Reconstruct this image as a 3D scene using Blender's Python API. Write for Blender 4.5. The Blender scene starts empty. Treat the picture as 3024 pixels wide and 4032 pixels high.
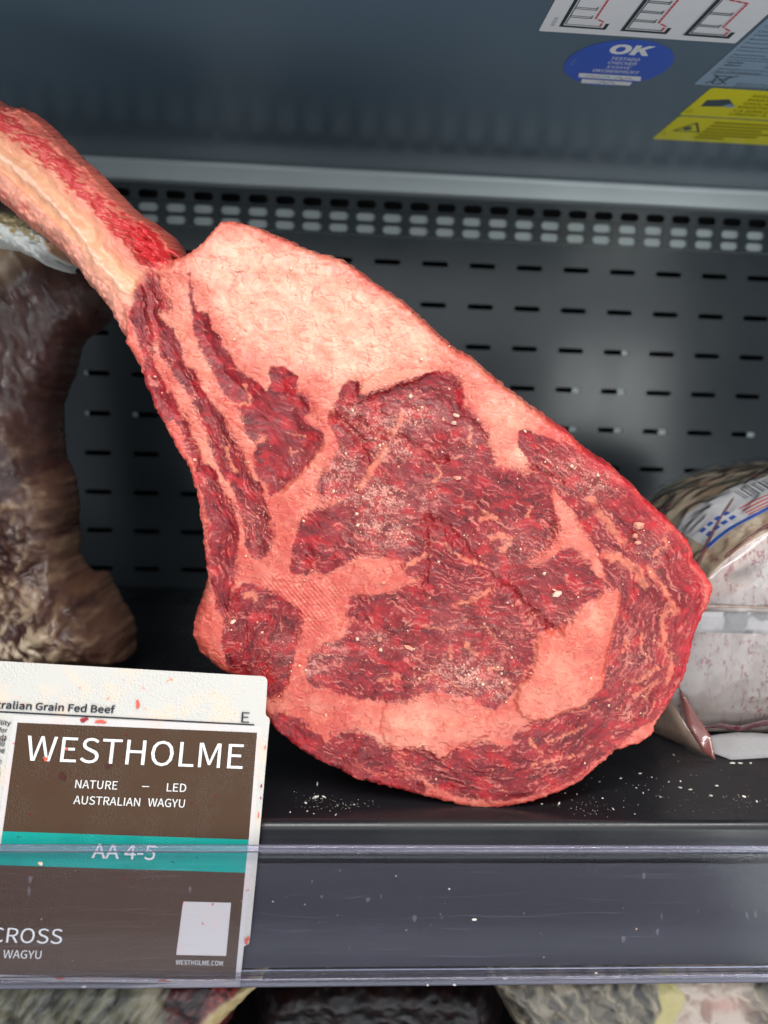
import bpy, bmesh, math, random
import numpy as np
from mathutils import Vector, Matrix

random.seed(7)
rng = np.random.default_rng(11)
scene = bpy.context.scene
COL = scene.collection
R = math.radians

# ------------------------------------------------------------------ camera
CAM = Vector((0.0, 0.0, 0.185))
RIGHT = Vector((0.9980306, -0.05237904, 0.03451616))
UP = Vector((-0.02633831, 0.14948338, 0.98841338))
FWD = Vector((0.05693174, 0.98737589, -0.14780941))
cd = bpy.data.cameras.new('camera')
cam = bpy.data.objects.new('camera', cd)
COL.objects.link(cam)
cd.sensor_fit = 'VERTICAL'
cd.sensor_height = 24.0
cd.lens = 24.0 * 3000.0 / 4032.0
cd.clip_start, cd.clip_end = 0.01, 50.0
cam.matrix_world = Matrix(((RIGHT.x, UP.x, -FWD.x, CAM.x), (RIGHT.y, UP.y, -FWD.y, CAM.y),
                           (RIGHT.z, UP.z, -FWD.z, CAM.z), (0, 0, 0, 1)))
cd.dof.use_dof = True
cd.dof.focus_distance = 0.352
cd.dof.aperture_fstop = 4.6
scene.camera = cam

# ------------------------------------------------------------------ world, lamps, exposure
world = bpy.data.worlds.new('World')
scene.world = world
world.use_nodes = True
bg = world.node_tree.nodes['Background']
bg.inputs[0].default_value = (0.80, 0.88, 1.0, 1)
bg.inputs[1].default_value = 0.40

def area(name, loc, target, sx, sy, power, col=(1, 1, 1), spread=180):
    l = bpy.data.lights.new(name, 'AREA')
    l.shape = 'RECTANGLE'; l.size, l.size_y = sx, sy
    l.energy = power; l.color = col; l.spread = R(spread)
    o = bpy.data.objects.new(name, l); COL.objects.link(o)
    o.location = loc
    o.rotation_euler = (Vector(target) - Vector(loc)).to_track_quat('-Z', 'Y').to_euler()
    return o
# the case's own lamp bar under the canopy front edge, the store's ceiling panels, the bright aisle behind, a lit panel low on the right
area('case_lamp_bar', (0.20, 0.04, 0.60), (0.05, 0.40, 0.12), 1.5, 0.06, 6.0, (1.0, 0.97, 0.95))
area('store_ceiling_panel', (0.3, -0.9, 2.0), (0.0, 0.35, 0.1), 2.0, 1.0, 15.0, (1.0, 0.985, 0.98))
area('aisle_front', (0.15, -0.60, 0.56), (0.1, 0.7, 0.30), 1.5, 0.50, 2.6, (0.93, 0.98, 1.0))
area('aisle_light', (0.62, -0.35, 0.16), (0.25, 0.7, 0.17), 0.22, 0.30, 1.2, (0.95, 1.0, 0.98))
area('floor_bounce_fill', (0.25, -0.45, -0.35), (0.15, 0.50, 0.38), 1.6, 0.8, 8.0, (0.90, 0.96, 1.0))  # fill lamp added to brighten the ceiling, stands in for light off the floor

scene.render.engine = 'CYCLES'
scene.cycles.use_denoising = True
scene.cycles.max_bounces = 10
scene.cycles.transparent_max_bounces = 12
scene.cycles.caustics_reflective = False
scene.cycles.caustics_refractive = False
vs = scene.view_settings
vs.view_transform = 'Standard'; vs.look = 'None'; vs.gamma = 1.0; vs.exposure = 0.0
vs.use_curve_mapping = False

# ------------------------------------------------------------------ helpers
def lin(r, g, b):
    def f(c):
        c /= 255.0
        return c / 12.92 if c <= 0.04045 else ((c + 0.055) / 1.055) ** 2.4
    return (f(r), f(g), f(b))
def L3(r, g, b):
    return np.array(lin(r, g, b), np.float32)

def tag(o, label=None, cat=None, group=None, kind=None):
    if label: o['label'] = label
    if cat: o['category'] = cat
    if group: o['group'] = group
    if kind: o['kind'] = kind
    return o
def empty(name, loc=(0, 0, 0), label=None, cat=None, group=None):
    o = bpy.data.objects.new(name, None); COL.objects.link(o)
    o.location = loc; o.empty_display_size = 0.02
    return tag(o, label, cat, group)
def link(name, me, material=None, parent=None):
    o = bpy.data.objects.new(name, me); COL.objects.link(o)
    if material is not None and len(me.materials) == 0: me.materials.append(material)
    if parent is not None: o.parent = parent
    return o
def mesh_np(name, verts, faces, smooth=True):
    """verts (n,3), faces (m,k) array or list of lists"""
    me = bpy.data.meshes.new(name)
    if isinstance(faces, np.ndarray):
        n, m, k = len(verts), len(faces), faces.shape[1]
        me.vertices.add(n); me.vertices.foreach_set('co', np.asarray(verts, np.float32).ravel())
        me.loops.add(m * k); me.loops.foreach_set('vertex_index', faces.astype(np.int32).ravel())
        me.polygons.add(m); me.polygons.foreach_set('loop_start', np.arange(0, m * k, k, dtype=np.int32))
        me.update(calc_edges=True); me.validate()
    else:
        me.from_pydata([tuple(map(float, v)) for v in verts], [], faces); me.update()
    if smooth:
        me.polygons.foreach_set('use_smooth', np.ones(len(me.polygons), bool))
    return me
def set_col(me, cols, name='Col'):
    a = me.color_attributes.new(name, 'FLOAT_COLOR', 'POINT')
    c = np.ones((len(me.vertices), 4), np.float32); c[:, :3] = cols
    a.data.foreach_set('color', c.ravel())
def bm_mesh(name, bm, smooth=False):
    me = bpy.data.meshes.new(name)
    bmesh.ops.recalc_face_normals(bm, faces=bm.faces)
    bm.to_mesh(me); bm.free()
    if smooth: me.polygons.foreach_set('use_smooth', np.ones(len(me.polygons), bool))
    return me
def box_bm(bm, x0, x1, y0, y1, z0, z1, bevel=0.0):
    r = bmesh.ops.create_cube(bm, size=1.0)
    for v in r['verts']:
        v.co = Vector(((x0 + x1) / 2 + v.co.x * (x1 - x0), (y0 + y1) / 2 + v.co.y * (y1 - y0), (z0 + z1) / 2 + v.co.z * (z1 - z0)))
    if bevel:
        es = list({e for v in r['verts'] for e in v.link_edges})
        bmesh.ops.bevel(bm, geom=es, offset=bevel, segments=2, affect='EDGES', profile=0.5)
def box(name, x0, x1, y0, y1, z0, z1, m, parent=None, bevel=0.0):
    bm = bmesh.new(); box_bm(bm, x0, x1, y0, y1, z0, z1, bevel)
    return link(name, bm_mesh(name, bm), m, parent)
def extrude_profile(name, prof, x0, x1, m, parent=None, smooth=True):
    """open profile [(y,z)...] swept along X"""
    n = len(prof)
    v = [(x0, y, z) for y, z in prof] + [(x1, y, z) for y, z in prof]
    f = [[i, i + 1, n + i + 1, n + i] for i in range(n - 1)]
    me = mesh_np(name, v, f, smooth)
    if smooth:
        me.set_sharp_from_angle(angle=R(50))
    return link(name, me, m, parent)

# -- materials
def nodes_of(name):
    m = bpy.data.materials.new(name); m.use_nodes = True
    nt = m.node_tree
    return m, nt, nt.nodes['Principled BSDF']
def N(nt, kind, **kw):
    n = nt.nodes.new(kind)
    for k, v in kw.items():
        if hasattr(n, k): setattr(n, k, v)
        else: n.inputs[k].default_value = v
    return n
def ramp(nt, src, p0, p1, c0=(0, 0, 0, 1), c1=(1, 1, 1, 1)):
    r = nt.nodes.new('ShaderNodeValToRGB')
    r.color_ramp.elements[0].position = p0; r.color_ramp.elements[1].position = p1
    r.color_ramp.elements[0].color = c0; r.color_ramp.elements[1].color = c1
    nt.links.new(src, r.inputs[0])
    return r.outputs[0]
def mixc(nt, fac, a, b):
    n = nt.nodes.new('ShaderNodeMix'); n.data_type = 'RGBA'
    for s, v in ((n.inputs[0], fac), (n.inputs[6], a), (n.inputs[7], b)):
        if isinstance(v, (int, float)): s.default_value = v
        elif isinstance(v, tuple): s.default_value = v if len(v) == 4 else (*v, 1)
        else: nt.links.new(v, s)
    return n.outputs[2]
def coords(nt, scale=(1, 1, 1), kind='Object'):
    t = nt.nodes.new('ShaderNodeTexCoord'); mp = nt.nodes.new('ShaderNodeMapping')
    mp.inputs['Scale'].default_value = scale
    nt.links.new(t.outputs[kind], mp.inputs[0])
    return mp.outputs[0]
def noise(nt, vec, scale, detail=4, rough=0.6):
    n = N(nt, 'ShaderNodeTexNoise'); n.inputs['Scale'].default_value = scale
    n.inputs['Detail'].default_value = detail; n.inputs['Roughness'].default_value = rough
    nt.links.new(vec, n.inputs['Vector'])
    return n.outputs['Fac']
def bump(nt, p, h, strength, dist):
    b = nt.nodes.new('ShaderNodeBump'); b.inputs['Strength'].default_value = strength
    b.inputs['Distance'].default_value = dist
    nt.links.new(h, b.inputs['Height']); nt.links.new(b.outputs[0], p.inputs['Normal'])
def simple(name, col, rough=0.5, var=0.0, vscale=40.0, metal=0.0, spec=0.5, coat=0.0, rvar=0.0, bmp=0.0):
    m, nt, p = nodes_of(name)
    p.inputs['Base Color'].default_value = (*col, 1); p.inputs['Roughness'].default_value = rough
    p.inputs['Metallic'].default_value = metal; p.inputs['Specular IOR Level'].default_value = spec
    p.inputs['Coat Weight'].default_value = coat; p.inputs['Coat Roughness'].default_value = 0.08
    v = coords(nt)
    if var:
        f = noise(nt, v, vscale)
        nt.links.new(mixc(nt, f, tuple(c * (1 - var) for c in col), tuple(min(1, c * (1 + var)) for c in col)), p.inputs['Base Color'])
    if rvar:
        f = noise(nt, v, vscale * 0.6, 6)
        nt.links.new(ramp(nt, f, 0.3, 0.75, (rough - rvar,) * 3 + (1,), (rough + rvar,) * 3 + (1,)), p.inputs['Roughness'])
    if bmp:
        bump(nt, p, noise(nt, v, vscale * 8, 3), bmp, 0.001)
    return m

# the sans face that ships inside Blender; falls back to the built-in face
import os
FONT = None
try:
    _fp = os.path.join(bpy.utils.system_resource('DATAFILES'), 'fonts', 'Noto Sans CJK Regular.woff2')
    if os.path.exists(_fp): FONT = bpy.data.fonts.load(_fp)
except Exception:
    FONT = None
# -- text: a line of lettering fitted into a box, flat on the local XY plane
def text_mesh(name, s, x0, x1, y0, y1, bold=0.0, shear=0.0, z=0.0):
    c = bpy.data.curves.new(name, 'FONT'); c.body = s; c.offset = bold
    if FONT is not None: c.font = FONT
    c.fill_mode = 'BOTH'; c.shear = shear; c.resolution_u = 3
    o = bpy.data.objects.new(name, c); COL.objects.link(o)
    bpy.context.view_layer.update()
    me = bpy.data.meshes.new_from_object(o.evaluated_get(bpy.context.evaluated_depsgraph_get()))
    bpy.data.objects.remove(o); bpy.data.curves.remove(c)
    co = np.zeros(len(me.vertices) * 3, np.float32); me.vertices.foreach_get('co', co); co = co.reshape(-1, 3)
    lo, hi = co.min(0), co.max(0)
    co[:, 0] = x0 + (co[:, 0] - lo[0]) / max(hi[0] - lo[0], 1e-6) * (x1 - x0)
    co[:, 1] = y0 + (co[:, 1] - lo[1]) / max(hi[1] - lo[1], 1e-6) * (y1 - y0)
    co[:, 2] = z
    me.vertices.foreach_set('co', co.ravel()); me.materials.clear(); me.update(); me.name = name
    return me
def flat_poly(name, pts, z=0.0, th=0.0):
    """flat outline on local XY, optionally with thickness going to -z"""
    n = len(pts)
    v = [(x, y, z) for x, y in pts]; f = [list(range(n))]
    if th:
        v += [(x, y, z - th) for x, y in pts]; f.append(list(range(2 * n - 1, n - 1, -1)))
        f += [[i, n + i, n + (i + 1) % n, (i + 1) % n][::1] for i in range(n)]
    me = mesh_np(name, v, f, False)
    bm = bmesh.new(); bm.from_mesh(me); bmesh.ops.recalc_face_normals(bm, faces=bm.faces)
    if not th:
        for fc in bm.faces:
            if fc.normal.z < 0: fc.normal_flip()
    bm.to_mesh(me); bm.free()
    return me
def rrect(x0, x1, y0, y1, r, k=4):
    p = []
    for cx, cy, a0 in ((x1 - r, y0 + r, -90), (x1 - r, y1 - r, 0), (x0 + r, y1 - r, 90), (x0 + r, y0 + r, 180)):
        for i in range(k + 1):
            a = R(a0 + 90 * i / k); p.append((cx + r * math.cos(a), cy + r * math.sin(a)))
    return p
def stroke(pts, w):
    """closed outline of a thin polyline stroke (list of quads joined): returns list of quads"""
    q = []
    for (x0, y0), (x1, y1) in zip(pts[:-1], pts[1:]):
        dx, dy = x1 - x0, y1 - y0; l = math.hypot(dx, dy) or 1; nx, ny = -dy / l * w / 2, dx / l * w / 2
        ex, ey = dx / l * w / 2, dy / l * w / 2
        q.append([(x0 - ex + nx, y0 - ey + ny), (x0 - ex - nx, y0 - ey - ny), (x1 + ex - nx, y1 + ey - ny), (x1 + ex + nx, y1 + ey + ny)])
    return q
def quads_mesh(name, quads, z=0.0):
    v, f = [], []
    for i, q in enumerate(quads):
        k = len(v); v += [(x, y, z + 0.000004 * i) for x, y in q]; f.append([k, k + 1, k + 2, k + 3])
    return mesh_np(name, v, f, False)

# -- numpy noise
_perm = rng.permutation(256).astype(np.int32); _perm = np.concatenate([_perm, _perm])
_ga = rng.uniform(0, 2 * np.pi, 256); _gx, _gy = np.cos(_ga).astype(np.float32), np.sin(_ga).astype(np.float32)
def pn(x, y, seed=0):
    x = np.asarray(x, np.float32) + seed * 17.31; y = np.asarray(y, np.float32) + seed * 9.77
    xi = np.floor(x).astype(np.int32); yi = np.floor(y).astype(np.int32)
    fx, fy = x - xi, y - yi
    u = fx * fx * fx * (fx * (fx * 6 - 15) + 10); v = fy * fy * fy * (fy * (fy * 6 - 15) + 10)
    def g(ix, iy, dx, dy):
        h = _perm[(_perm[ix & 255] + iy) & 255]
        return _gx[h] * dx + _gy[h] * dy
    a = g(xi, yi, fx, fy); b = g(xi + 1, yi, fx - 1, fy); c = g(xi, yi + 1, fx, fy - 1); d = g(xi + 1, yi + 1, fx - 1, fy - 1)
    return ((a + u * (b - a)) + v * ((c + u * (d - c)) - (a + u * (b - a)))) * 1.5
def fbm(x, y, seed=0, octv=4, gain=0.5):
    s = 0; a = 1.0; t = 0
    for i in range(octv):
        s = s + a * pn(x * 2 ** i, y * 2 ** i, seed + i * 3); t += a; a *= gain
    return s / t
def worley(x, y, seed=0):
    """distance to cell border (F2-F1) and a cell value"""
    xi = np.floor(x).astype(np.int32); yi = np.floor(y).astype(np.int32)
    f1 = np.full(x.shape, 9.0, np.float32); f2 = f1.copy(); val = np.zeros(x.shape, np.float32)
    for dx in (-1, 0, 1):
        for dy in (-1, 0, 1):
            cx, cy = xi + dx, yi + dy
            h = _perm[(_perm[(cx + seed * 7) & 255] + cy) & 255]; h2 = _perm[(h + 91) & 255]
            d = np.hypot(cx + h / 255.0 - x, cy + h2 / 255.0 - y)
            nf1 = np.minimum(f1, d); f2 = np.where(d < f1, f1, np.minimum(f2, d))
            val = np.where(d < f1, h2 / 255.0, val); f1 = nf1
    return f2 - f1, val
def ss(a, b, x):
    t = np.clip((x - a) / (b - a), 0, 1)
    return t * t * (3 - 2 * t)
def chaikin(p, n=1, closed=True):
    p = np.asarray(p, float)
    for _ in range(n):
        q = np.roll(p, -1, 0) if closed else p[1:]
        b = p if closed else p[:-1]
        o = np.empty((2 * len(q), 2)); o[0::2] = b * .75 + q * .25; o[1::2] = b * .25 + q * .75
        p = o if closed else np.vstack([p[:1], o, p[-1:]])
    return p
def seg_dist(X, Y, a, b):
    dx, dy = b[0] - a[0], b[1] - a[1]; l2 = dx * dx + dy * dy + 1e-9
    t = np.clip(((X - a[0]) * dx + (Y - a[1]) * dy) / l2, 0, 1)
    return (X - a[0] - t * dx) ** 2 + (Y - a[1] - t * dy) ** 2
def sd_poly(X, Y, poly):
    """positive inside"""
    X = X.astype(np.float32); Y = Y.astype(np.float32)
    d = np.full(X.shape, 1e12, np.float32); ins = np.zeros(X.shape, bool)
    n = len(poly)
    for i in range(n):
        a, b = poly[i], poly[(i + 1) % n]
        d = np.minimum(d, seg_dist(X, Y, np.float32(a), np.float32(b)))
        if a[1] != b[1]:
            c = (Y < a[1]) != (Y < b[1])
            ins ^= c & (X < (b[0] - a[0]) * (Y - a[1]) / (b[1] - a[1]) + a[0])
    d = np.sqrt(d)
    return np.where(ins, d, -d)
def sd_sub(X, Y, poly, m=70):
    """sd_poly evaluated only near the polygon; -m elsewhere"""
    p = np.asarray(poly)
    sel = (X > p[:, 0].min() - m) & (X < p[:, 0].max() + m) & (Y > p[:, 1].min() - m) & (Y < p[:, 1].max() + m)
    o = np.full(X.shape, -float(m), np.float32)
    if sel.any(): o[sel] = np.maximum(sd_poly(X[sel], Y[sel], poly), -m)
    return o
def line_dist(X, Y, pts, m=90):
    p = np.asarray(pts, float)
    sel = (X > p[:, 0].min() - m) & (X < p[:, 0].max() + m) & (Y > p[:, 1].min() - m) & (Y < p[:, 1].max() + m)
    o = np.full(X.shape, float(m), np.float32)
    if sel.any():
        d = np.full(int(sel.sum()), 1e12, np.float32)
        for a, b in zip(p[:-1], p[1:]): d = np.minimum(d, seg_dist(X[sel], Y[sel], a, b))
        o[sel] = np.minimum(np.sqrt(d), m)
    return o

# -- a cut of meat: a dense relief face with rounded flanks and a back, from an outline in pattern units
class Cut:
    def __init__(s, outline, step, unit, centre, ax_u, ax_v, ax_w, origin, ragged=(0, 1), seed=0):
        """outline in pattern units (y down); unit = metres per pattern unit"""
        s.unit = unit; s.step = step; s.c = centre
        s.au, s.av, s.aw, s.o = [np.array(v, float) for v in (ax_u, ax_v, ax_w, origin)]
        poly = chaikin(outline, 1)
        lo = poly.min(0) - 4 * step; hi = poly.max(0) + 4 * step
        nx = int((hi[0] - lo[0]) / step) + 2; ny = int((hi[1] - lo[1]) / step) + 2
        gx = lo[0] + np.arange(nx) * step; gy = lo[1] + np.arange(ny) * step
        X, Y = np.meshgrid(gx, gy)
        cs = 2
        Xc, Yc = X[::cs, ::cs], Y[::cs, ::cs]
        sdc = sd_poly(Xc, Yc, poly)
        sd = np.empty(X.shape, np.float32)
        # bilinear upsample of the coarse distance field
        iy = np.minimum(np.arange(ny) / cs, sdc.shape[0] - 1.001); ix = np.minimum(np.arange(nx) / cs, sdc.shape[1] - 1.001)
        y0 = iy.astype(int); x0 = ix.astype(int); fy = (iy - y0)[:, None]; fx = (ix - x0)[None]
        sd = (sdc[y0][:, x0] * (1 - fy) * (1 - fx) + sdc[y0][:, x0 + 1] * (1 - fy) * fx + sdc[y0 + 1][:, x0] * fy * (1 - fx) + sdc[y0 + 1][:, x0 + 1] * fy * fx).astype(np.float32)
        if ragged[0]:
            sd = sd + ragged[0] * fbm(X / ragged[1], Y / ragged[1], seed + 40, 3)
        gyv, gxv = np.gradient(sd, step)
        gl = np.hypot(gxv, gyv) + 1e-6; gxv, gyv = gxv / gl, gyv / gl
        ins = sd > 0
        q = ins[:-1, :-1] | ins[1:, :-1] | ins[:-1, 1:] | ins[1:, 1:]
        use = np.zeros(X.shape, bool)
        use[:-1, :-1] |= q; use[1:, :-1] |= q; use[:-1, 1:] |= q; use[1:, 1:] |= q
        out = use & ~ins
        X = X.copy(); Y = Y.copy()
        mv = np.clip(-sd[out], 0, 3 * step)
        X[out] += gxv[out] * mv; Y[out] += gyv[out] * mv
        sd = np.maximum(sd, 0)
        idx = np.full(X.shape, -1, np.int64); idx[use] = np.arange(use.sum())
        s.X, s.Y, s.sd = X[use], Y[use], sd[use]
        s.gx, s.gy = gxv[use], gyv[use]
        jj, ii = np.nonzero(q)
        s.F = np.stack([idx[jj, ii], idx[jj + 1, ii], idx[jj + 1, ii + 1], idx[jj, ii + 1]], 1)
    def world(s, X, Y, d):
        """d = depth behind the reference face, pattern units"""
        u = (X - s.c[0]) * s.unit; v = -(Y - s.c[1]) * s.unit; w = d * s.unit
        return s.o + np.outer(u, s.au) + np.outer(v, s.av) + np.outer(w, s.aw)
    def rounded(s, r, depth):
        t = np.clip(s.sd / r, 0, 1)
        return depth * (1 - np.sqrt(np.maximum(0, 1 - (1 - t) ** 2)))
    def rim_loops(s):
        e = np.concatenate([s.F[:, [0, 1]], s.F[:, [1, 2]], s.F[:, [2, 3]], s.F[:, [3, 0]]])
        key = np.sort(e, 1); k = key[:, 0] * (len(s.X) + 1) + key[:, 1]
        _, inv, cnt = np.unique(k, return_inverse=True, return_counts=True)
        be = e[cnt[inv] == 1]
        nxt = dict(zip(be[:, 0].tolist(), be[:, 1].tolist()))
        loops = []
        while nxt:
            a = next(iter(nxt)); l = [a]; b = nxt.pop(a)
            while b != a and b in nxt:
                l.append(b); b = nxt.pop(b)
            loops.append(l)
        return loops
    def faces_to_mesh(s, name, P, cols, fsel):
        F = s.F[fsel]; u, inv = np.unique(F, return_inverse=True)
        me = mesh_np(name, P[u], inv.reshape(F.shape))
        set_col(me, cols[u])
        return me
    def back(s, name, d_edge, T, cols, inset, base, wob=3.0):
        """flank and back of the slab: rings from the rim back, then a cap"""
        l = max(s.rim_loops(), key=len); l = np.array(l); n = len(l)
        rings = []
        for k, (f, ins) in enumerate(((0, 0), (0.3, -1.5), (0.65, -1.5), (0.9, 0.25), (1.0, 1.0))):
            d = d_edge[l] + (T[l] - d_edge[l]) * f
            x = s.X[l] + s.gx[l] * inset * ins; y = s.Y[l] + s.gy[l] * inset * ins
            if k in (1, 2, 3):
                x = x + wob * pn(s.X[l] / 23, s.Y[l] / 23, k); y = y + wob * pn(s.X[l] / 23, s.Y[l] / 23, k + 9)
            rings.append(s.world(x, y, d) - base)
        V = np.concatenate(rings); f = []
        for k in range(len(rings) - 1):
            a = np.arange(n) + k * n; b = np.roll(np.arange(n), -1) + k * n
            f += np.stack([b, a, a + n, b + n], 1).tolist()
        me = mesh_np(name, V, f)
        c = np.concatenate([cols[l]] * len(rings))
        set_col(me, c)
        return me

def meat_mat(name, rough=0.42, sss=0.12, rad=0.0012, bscale=1500.0, bstr=0.35, spec=0.5, coat=0.12):
    m, nt, p = nodes_of(name)
    a = N(nt, 'ShaderNodeVertexColor', layer_name='Col')
    v = coords(nt)
    n1 = noise(nt, v, bscale, 5, 0.65)
    n2 = noise(nt, v, bscale * 0.22, 3)
    nt.links.new(a.outputs[0], p.inputs['Base Color'])
    nt.links.new(ramp(nt, n2, 0.3, 0.7, (rough - .16,) * 3 + (1,), (rough + .18,) * 3 + (1,)), p.inputs['Roughness'])
    p.inputs['Specular IOR Level'].default_value = spec
    p.inputs['Subsurface Weight'].default_value = sss
    p.inputs['Subsurface Radius'].default_value = (1.0, 0.5, 0.4)
    p.inputs['Subsurface Scale'].default_value = rad
    bump(nt, p, n1, bstr, 0.0006)
    p.inputs['Coat Weight'].default_value = coat; p.inputs['Coat Roughness'].default_value = 0.16
    cb = nt.nodes.new('ShaderNodeBump'); cb.inputs['Strength'].default_value = 0.6; cb.inputs['Distance'].default_value = 0.0012
    nt.links.new(noise(nt, v, bscale * 0.35, 4, 0.6), cb.inputs['Height']); nt.links.new(cb.outputs[0], p.inputs['Coat Normal'])
    return m

# ================================================================== THE SETTING: the inside of a chilled display case
# dark painted sheet metal with smudges wiped into its gloss
def case_paint(name, col, r0, r1, sc=9.0):
    m, nt, p = nodes_of(name)
    v = coords(nt, (1, 1, 0.55))
    n = noise(nt, v, sc, 5, 0.55); n2 = noise(nt, v, 260, 2)
    nt.links.new(mixc(nt, n, tuple(c * 0.85 for c in col), tuple(c * 1.18 for c in col)), p.inputs['Base Color'])
    nt.links.new(ramp(nt, n, 0.32, 0.68, (r0,) * 3 + (1,), (r1,) * 3 + (1,)), p.inputs['Roughness'])
    p.inputs['Specular IOR Level'].default_value = 0.5
    bump(nt, p, n2, 0.04, 0.0004)
    return m
M_WALL = case_paint('wall_paint', (0.032, 0.041, 0.045), 0.14, 0.25)
M_CEIL = case_paint('ceiling_paint', (0.098, 0.145, 0.185), 0.16, 0.24, 4.0)
M_LEDGE = simple('ledge_metal', (0.40, 0.44, 0.44), 0.42, 0.12, 12, metal=0.25, rvar=0.08)
M_BLACK = simple('shelf_black', (0.010, 0.010, 0.012), 0.30, 0.25, 30, rvar=0.10, bmp=0.02)
M_VOID = simple('duct_dark', (0.006, 0.006, 0.007), 0.8)
M_PALE = simple('galvanised_plate', (0.44, 0.49, 0.48), 0.35, 0.10, 60, metal=0.15)

WY = 0.7155          # back wall
CZ = 0.3813          # ceiling

# floor of the shelf, with its folded front lip
prof = [(WY - 0.001, 0.0), (0.3150, 0.0), (0.3135, -0.0004), (0.3118, -0.0016), (0.3105, -0.0035), (0.3098, -0.0095), (0.3085, -0.0108),
        (0.3070, -0.0112), (0.3062, -0.0120), (0.3060, -0.0135), (0.3060, -0.060)]
tray = extrude_profile('shelf_floor', prof, -0.75, 0.95, M_BLACK)
tag(tray, 'black sheet metal shelf floor with folded front lip', kind='structure')
box('shelf_underside', -0.75, 0.95, 0.3075, WY - 0.002, -0.030, -0.018, M_VOID, tray)

# perforated plate: one cell = rectangle with a round-ended slot
def perforated(name, xs, zs, cw, ch, sw, sh, y, th, m, parent=None):
    k = 5
    half = []
    r = sh / 2
    ang = [R(90 * i / (k - 1)) for i in range(k)]
    def quad_pts(sx, sz):
        p = [(sx * (sw / 2 - r + r * math.cos(a)), sz * r * math.sin(a)) for a in ang]
        return p
    loop = quad_pts(1, 1) + quad_pts(-1, 1)[::-1] + quad_pts(-1, -1) + quad_pts(1, -1)[::-1]
    corners = [(cw / 2, ch / 2), (-cw / 2, ch / 2), (-cw / 2, -ch / 2), (cw / 2, -ch / 2)]
    V, F = [], []
    n = len(loop)
    for zc in zs:
        for xc in xs:
            b = len(V)
            V += [(xc + a, y, zc + c) for a, c in loop] + [(xc + a, y, zc + c) for a, c in corners] + [(xc + a, y + th, zc + c) for a, c in loop]
            for q in range(4):
                for i in range(k - 1):
                    F.append([b + q * k + i, b + q * k + i + 1, b + n + q])
                F.append([b + q * k + k - 1, b + ((q + 1) * k) % n, b + n + (q + 1) % 4, b + n + q])
            for i in range(n):
                j = (i + 1) % n
                F.append([b + i, b + n + 4 + i, b + n + 4 + j, b + j])
    me = mesh_np(name, V, F, False)
    return link(name, me, m, parent)

cols = [0.2538 + 0.0435 * i for i in range(-20, 15)]
rows = [0.3070 - 0.0362 * i for i in range(9)]
wall = perforated('back_wall', cols, rows, 0.0435, 0.0362, 0.0240, 0.0046, WY, 0.0012, M_WALL)
tag(wall, 'dark painted back panel with rows of slots', kind='structure')
x0, x1 = cols[0] - 0.02175, cols[-1] + 0.02175
ztop = rows[0] + 0.0181
# a plain band between the slots and the vent rows
box('band', x0, x1, WY, WY + 0.0012, ztop, 0.3290, M_WALL, wall)
box('duct_back', x0, x1, WY + 0.035, WY + 0.037, -0.02, 0.40, M_VOID, wall)
# pale struts standing behind some of the slots
for xa, xb, za, zb in ((0.2585, 0.2720, 0.148, 0.212), (0.2150, 0.2270, 0.148, 0.212), (0.3015, 0.3140, 0.150, 0.176), (0.3890, 0.4040, 0.152, 0.175),
                       (0.2600, 0.2700, 0.226, 0.243), (-0.2400, -0.2330, 0.150, 0.212), (-0.1960, -0.1890, 0.150, 0.176), (0.4330, 0.4440, 0.150, 0.180)):
    box('strut', xa, xb, WY + 0.0020, WY + 0.0035, za, zb, M_PALE, wall)

# vent: three rows of oblong holes with a pale baffle behind the lower rows
vc = [0.0398 + 0.0240 * i for i in range(-30, 27)]
vent = perforated('vent_grille', vc, [0.3555, 0.3447, 0.3345], 0.0240, 0.0104, 0.0172, 0.0072, WY - 0.0015, 0.0012, M_WALL)
tag(vent, 'grey air vent strip with three rows of oblong holes', kind='structure')
box('baffle', vc[0] - 0.012, vc[-1] + 0.012, WY + 0.0015, WY + 0.0035, 0.3285, 0.3488, M_PALE, vent)
box('vent_header', vc[0] - 0.012, vc[-1] + 0.012, WY - 0.0015, WY - 0.0003, 0.36075, 0.3700, M_WALL, vent)

# ledge profile under the ceiling
pl = [(WY - 0.001, 0.3640), (WY - 0.010, 0.3640), (WY - 0.0115, 0.3648), (WY - 0.012, 0.3660), (WY - 0.012, 0.3770), (WY - 0.0125, 0.3790), (WY - 0.014, 0.3812)]
ledge = extrude_profile('ledge_rail', pl[::-1], -0.75, 0.95, M_LEDGE)
tag(ledge, 'pale grey metal ledge strip along the top of the back panel', kind='structure')

ceil = box('ceiling', -0.75, 0.95, 0.26, WY + 0.03, CZ, CZ + 0.02, M_CEIL)
tag(ceil, 'dark blue grey painted ceiling panel of the case', kind='structure')

# the shelf below
low = box('lower_shelf', -0.75, 0.95, 0.20, 0.95, -0.36, -0.34, M_BLACK)
tag(low, 'black shelf further down', kind='structure')
lw = box('lower_wall', -0.75, 0.95, 0.62, 0.63, -0.34, -0.031, M_VOID)
tag(lw, 'dark back panel of the lower shelf', kind='structure')

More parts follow.
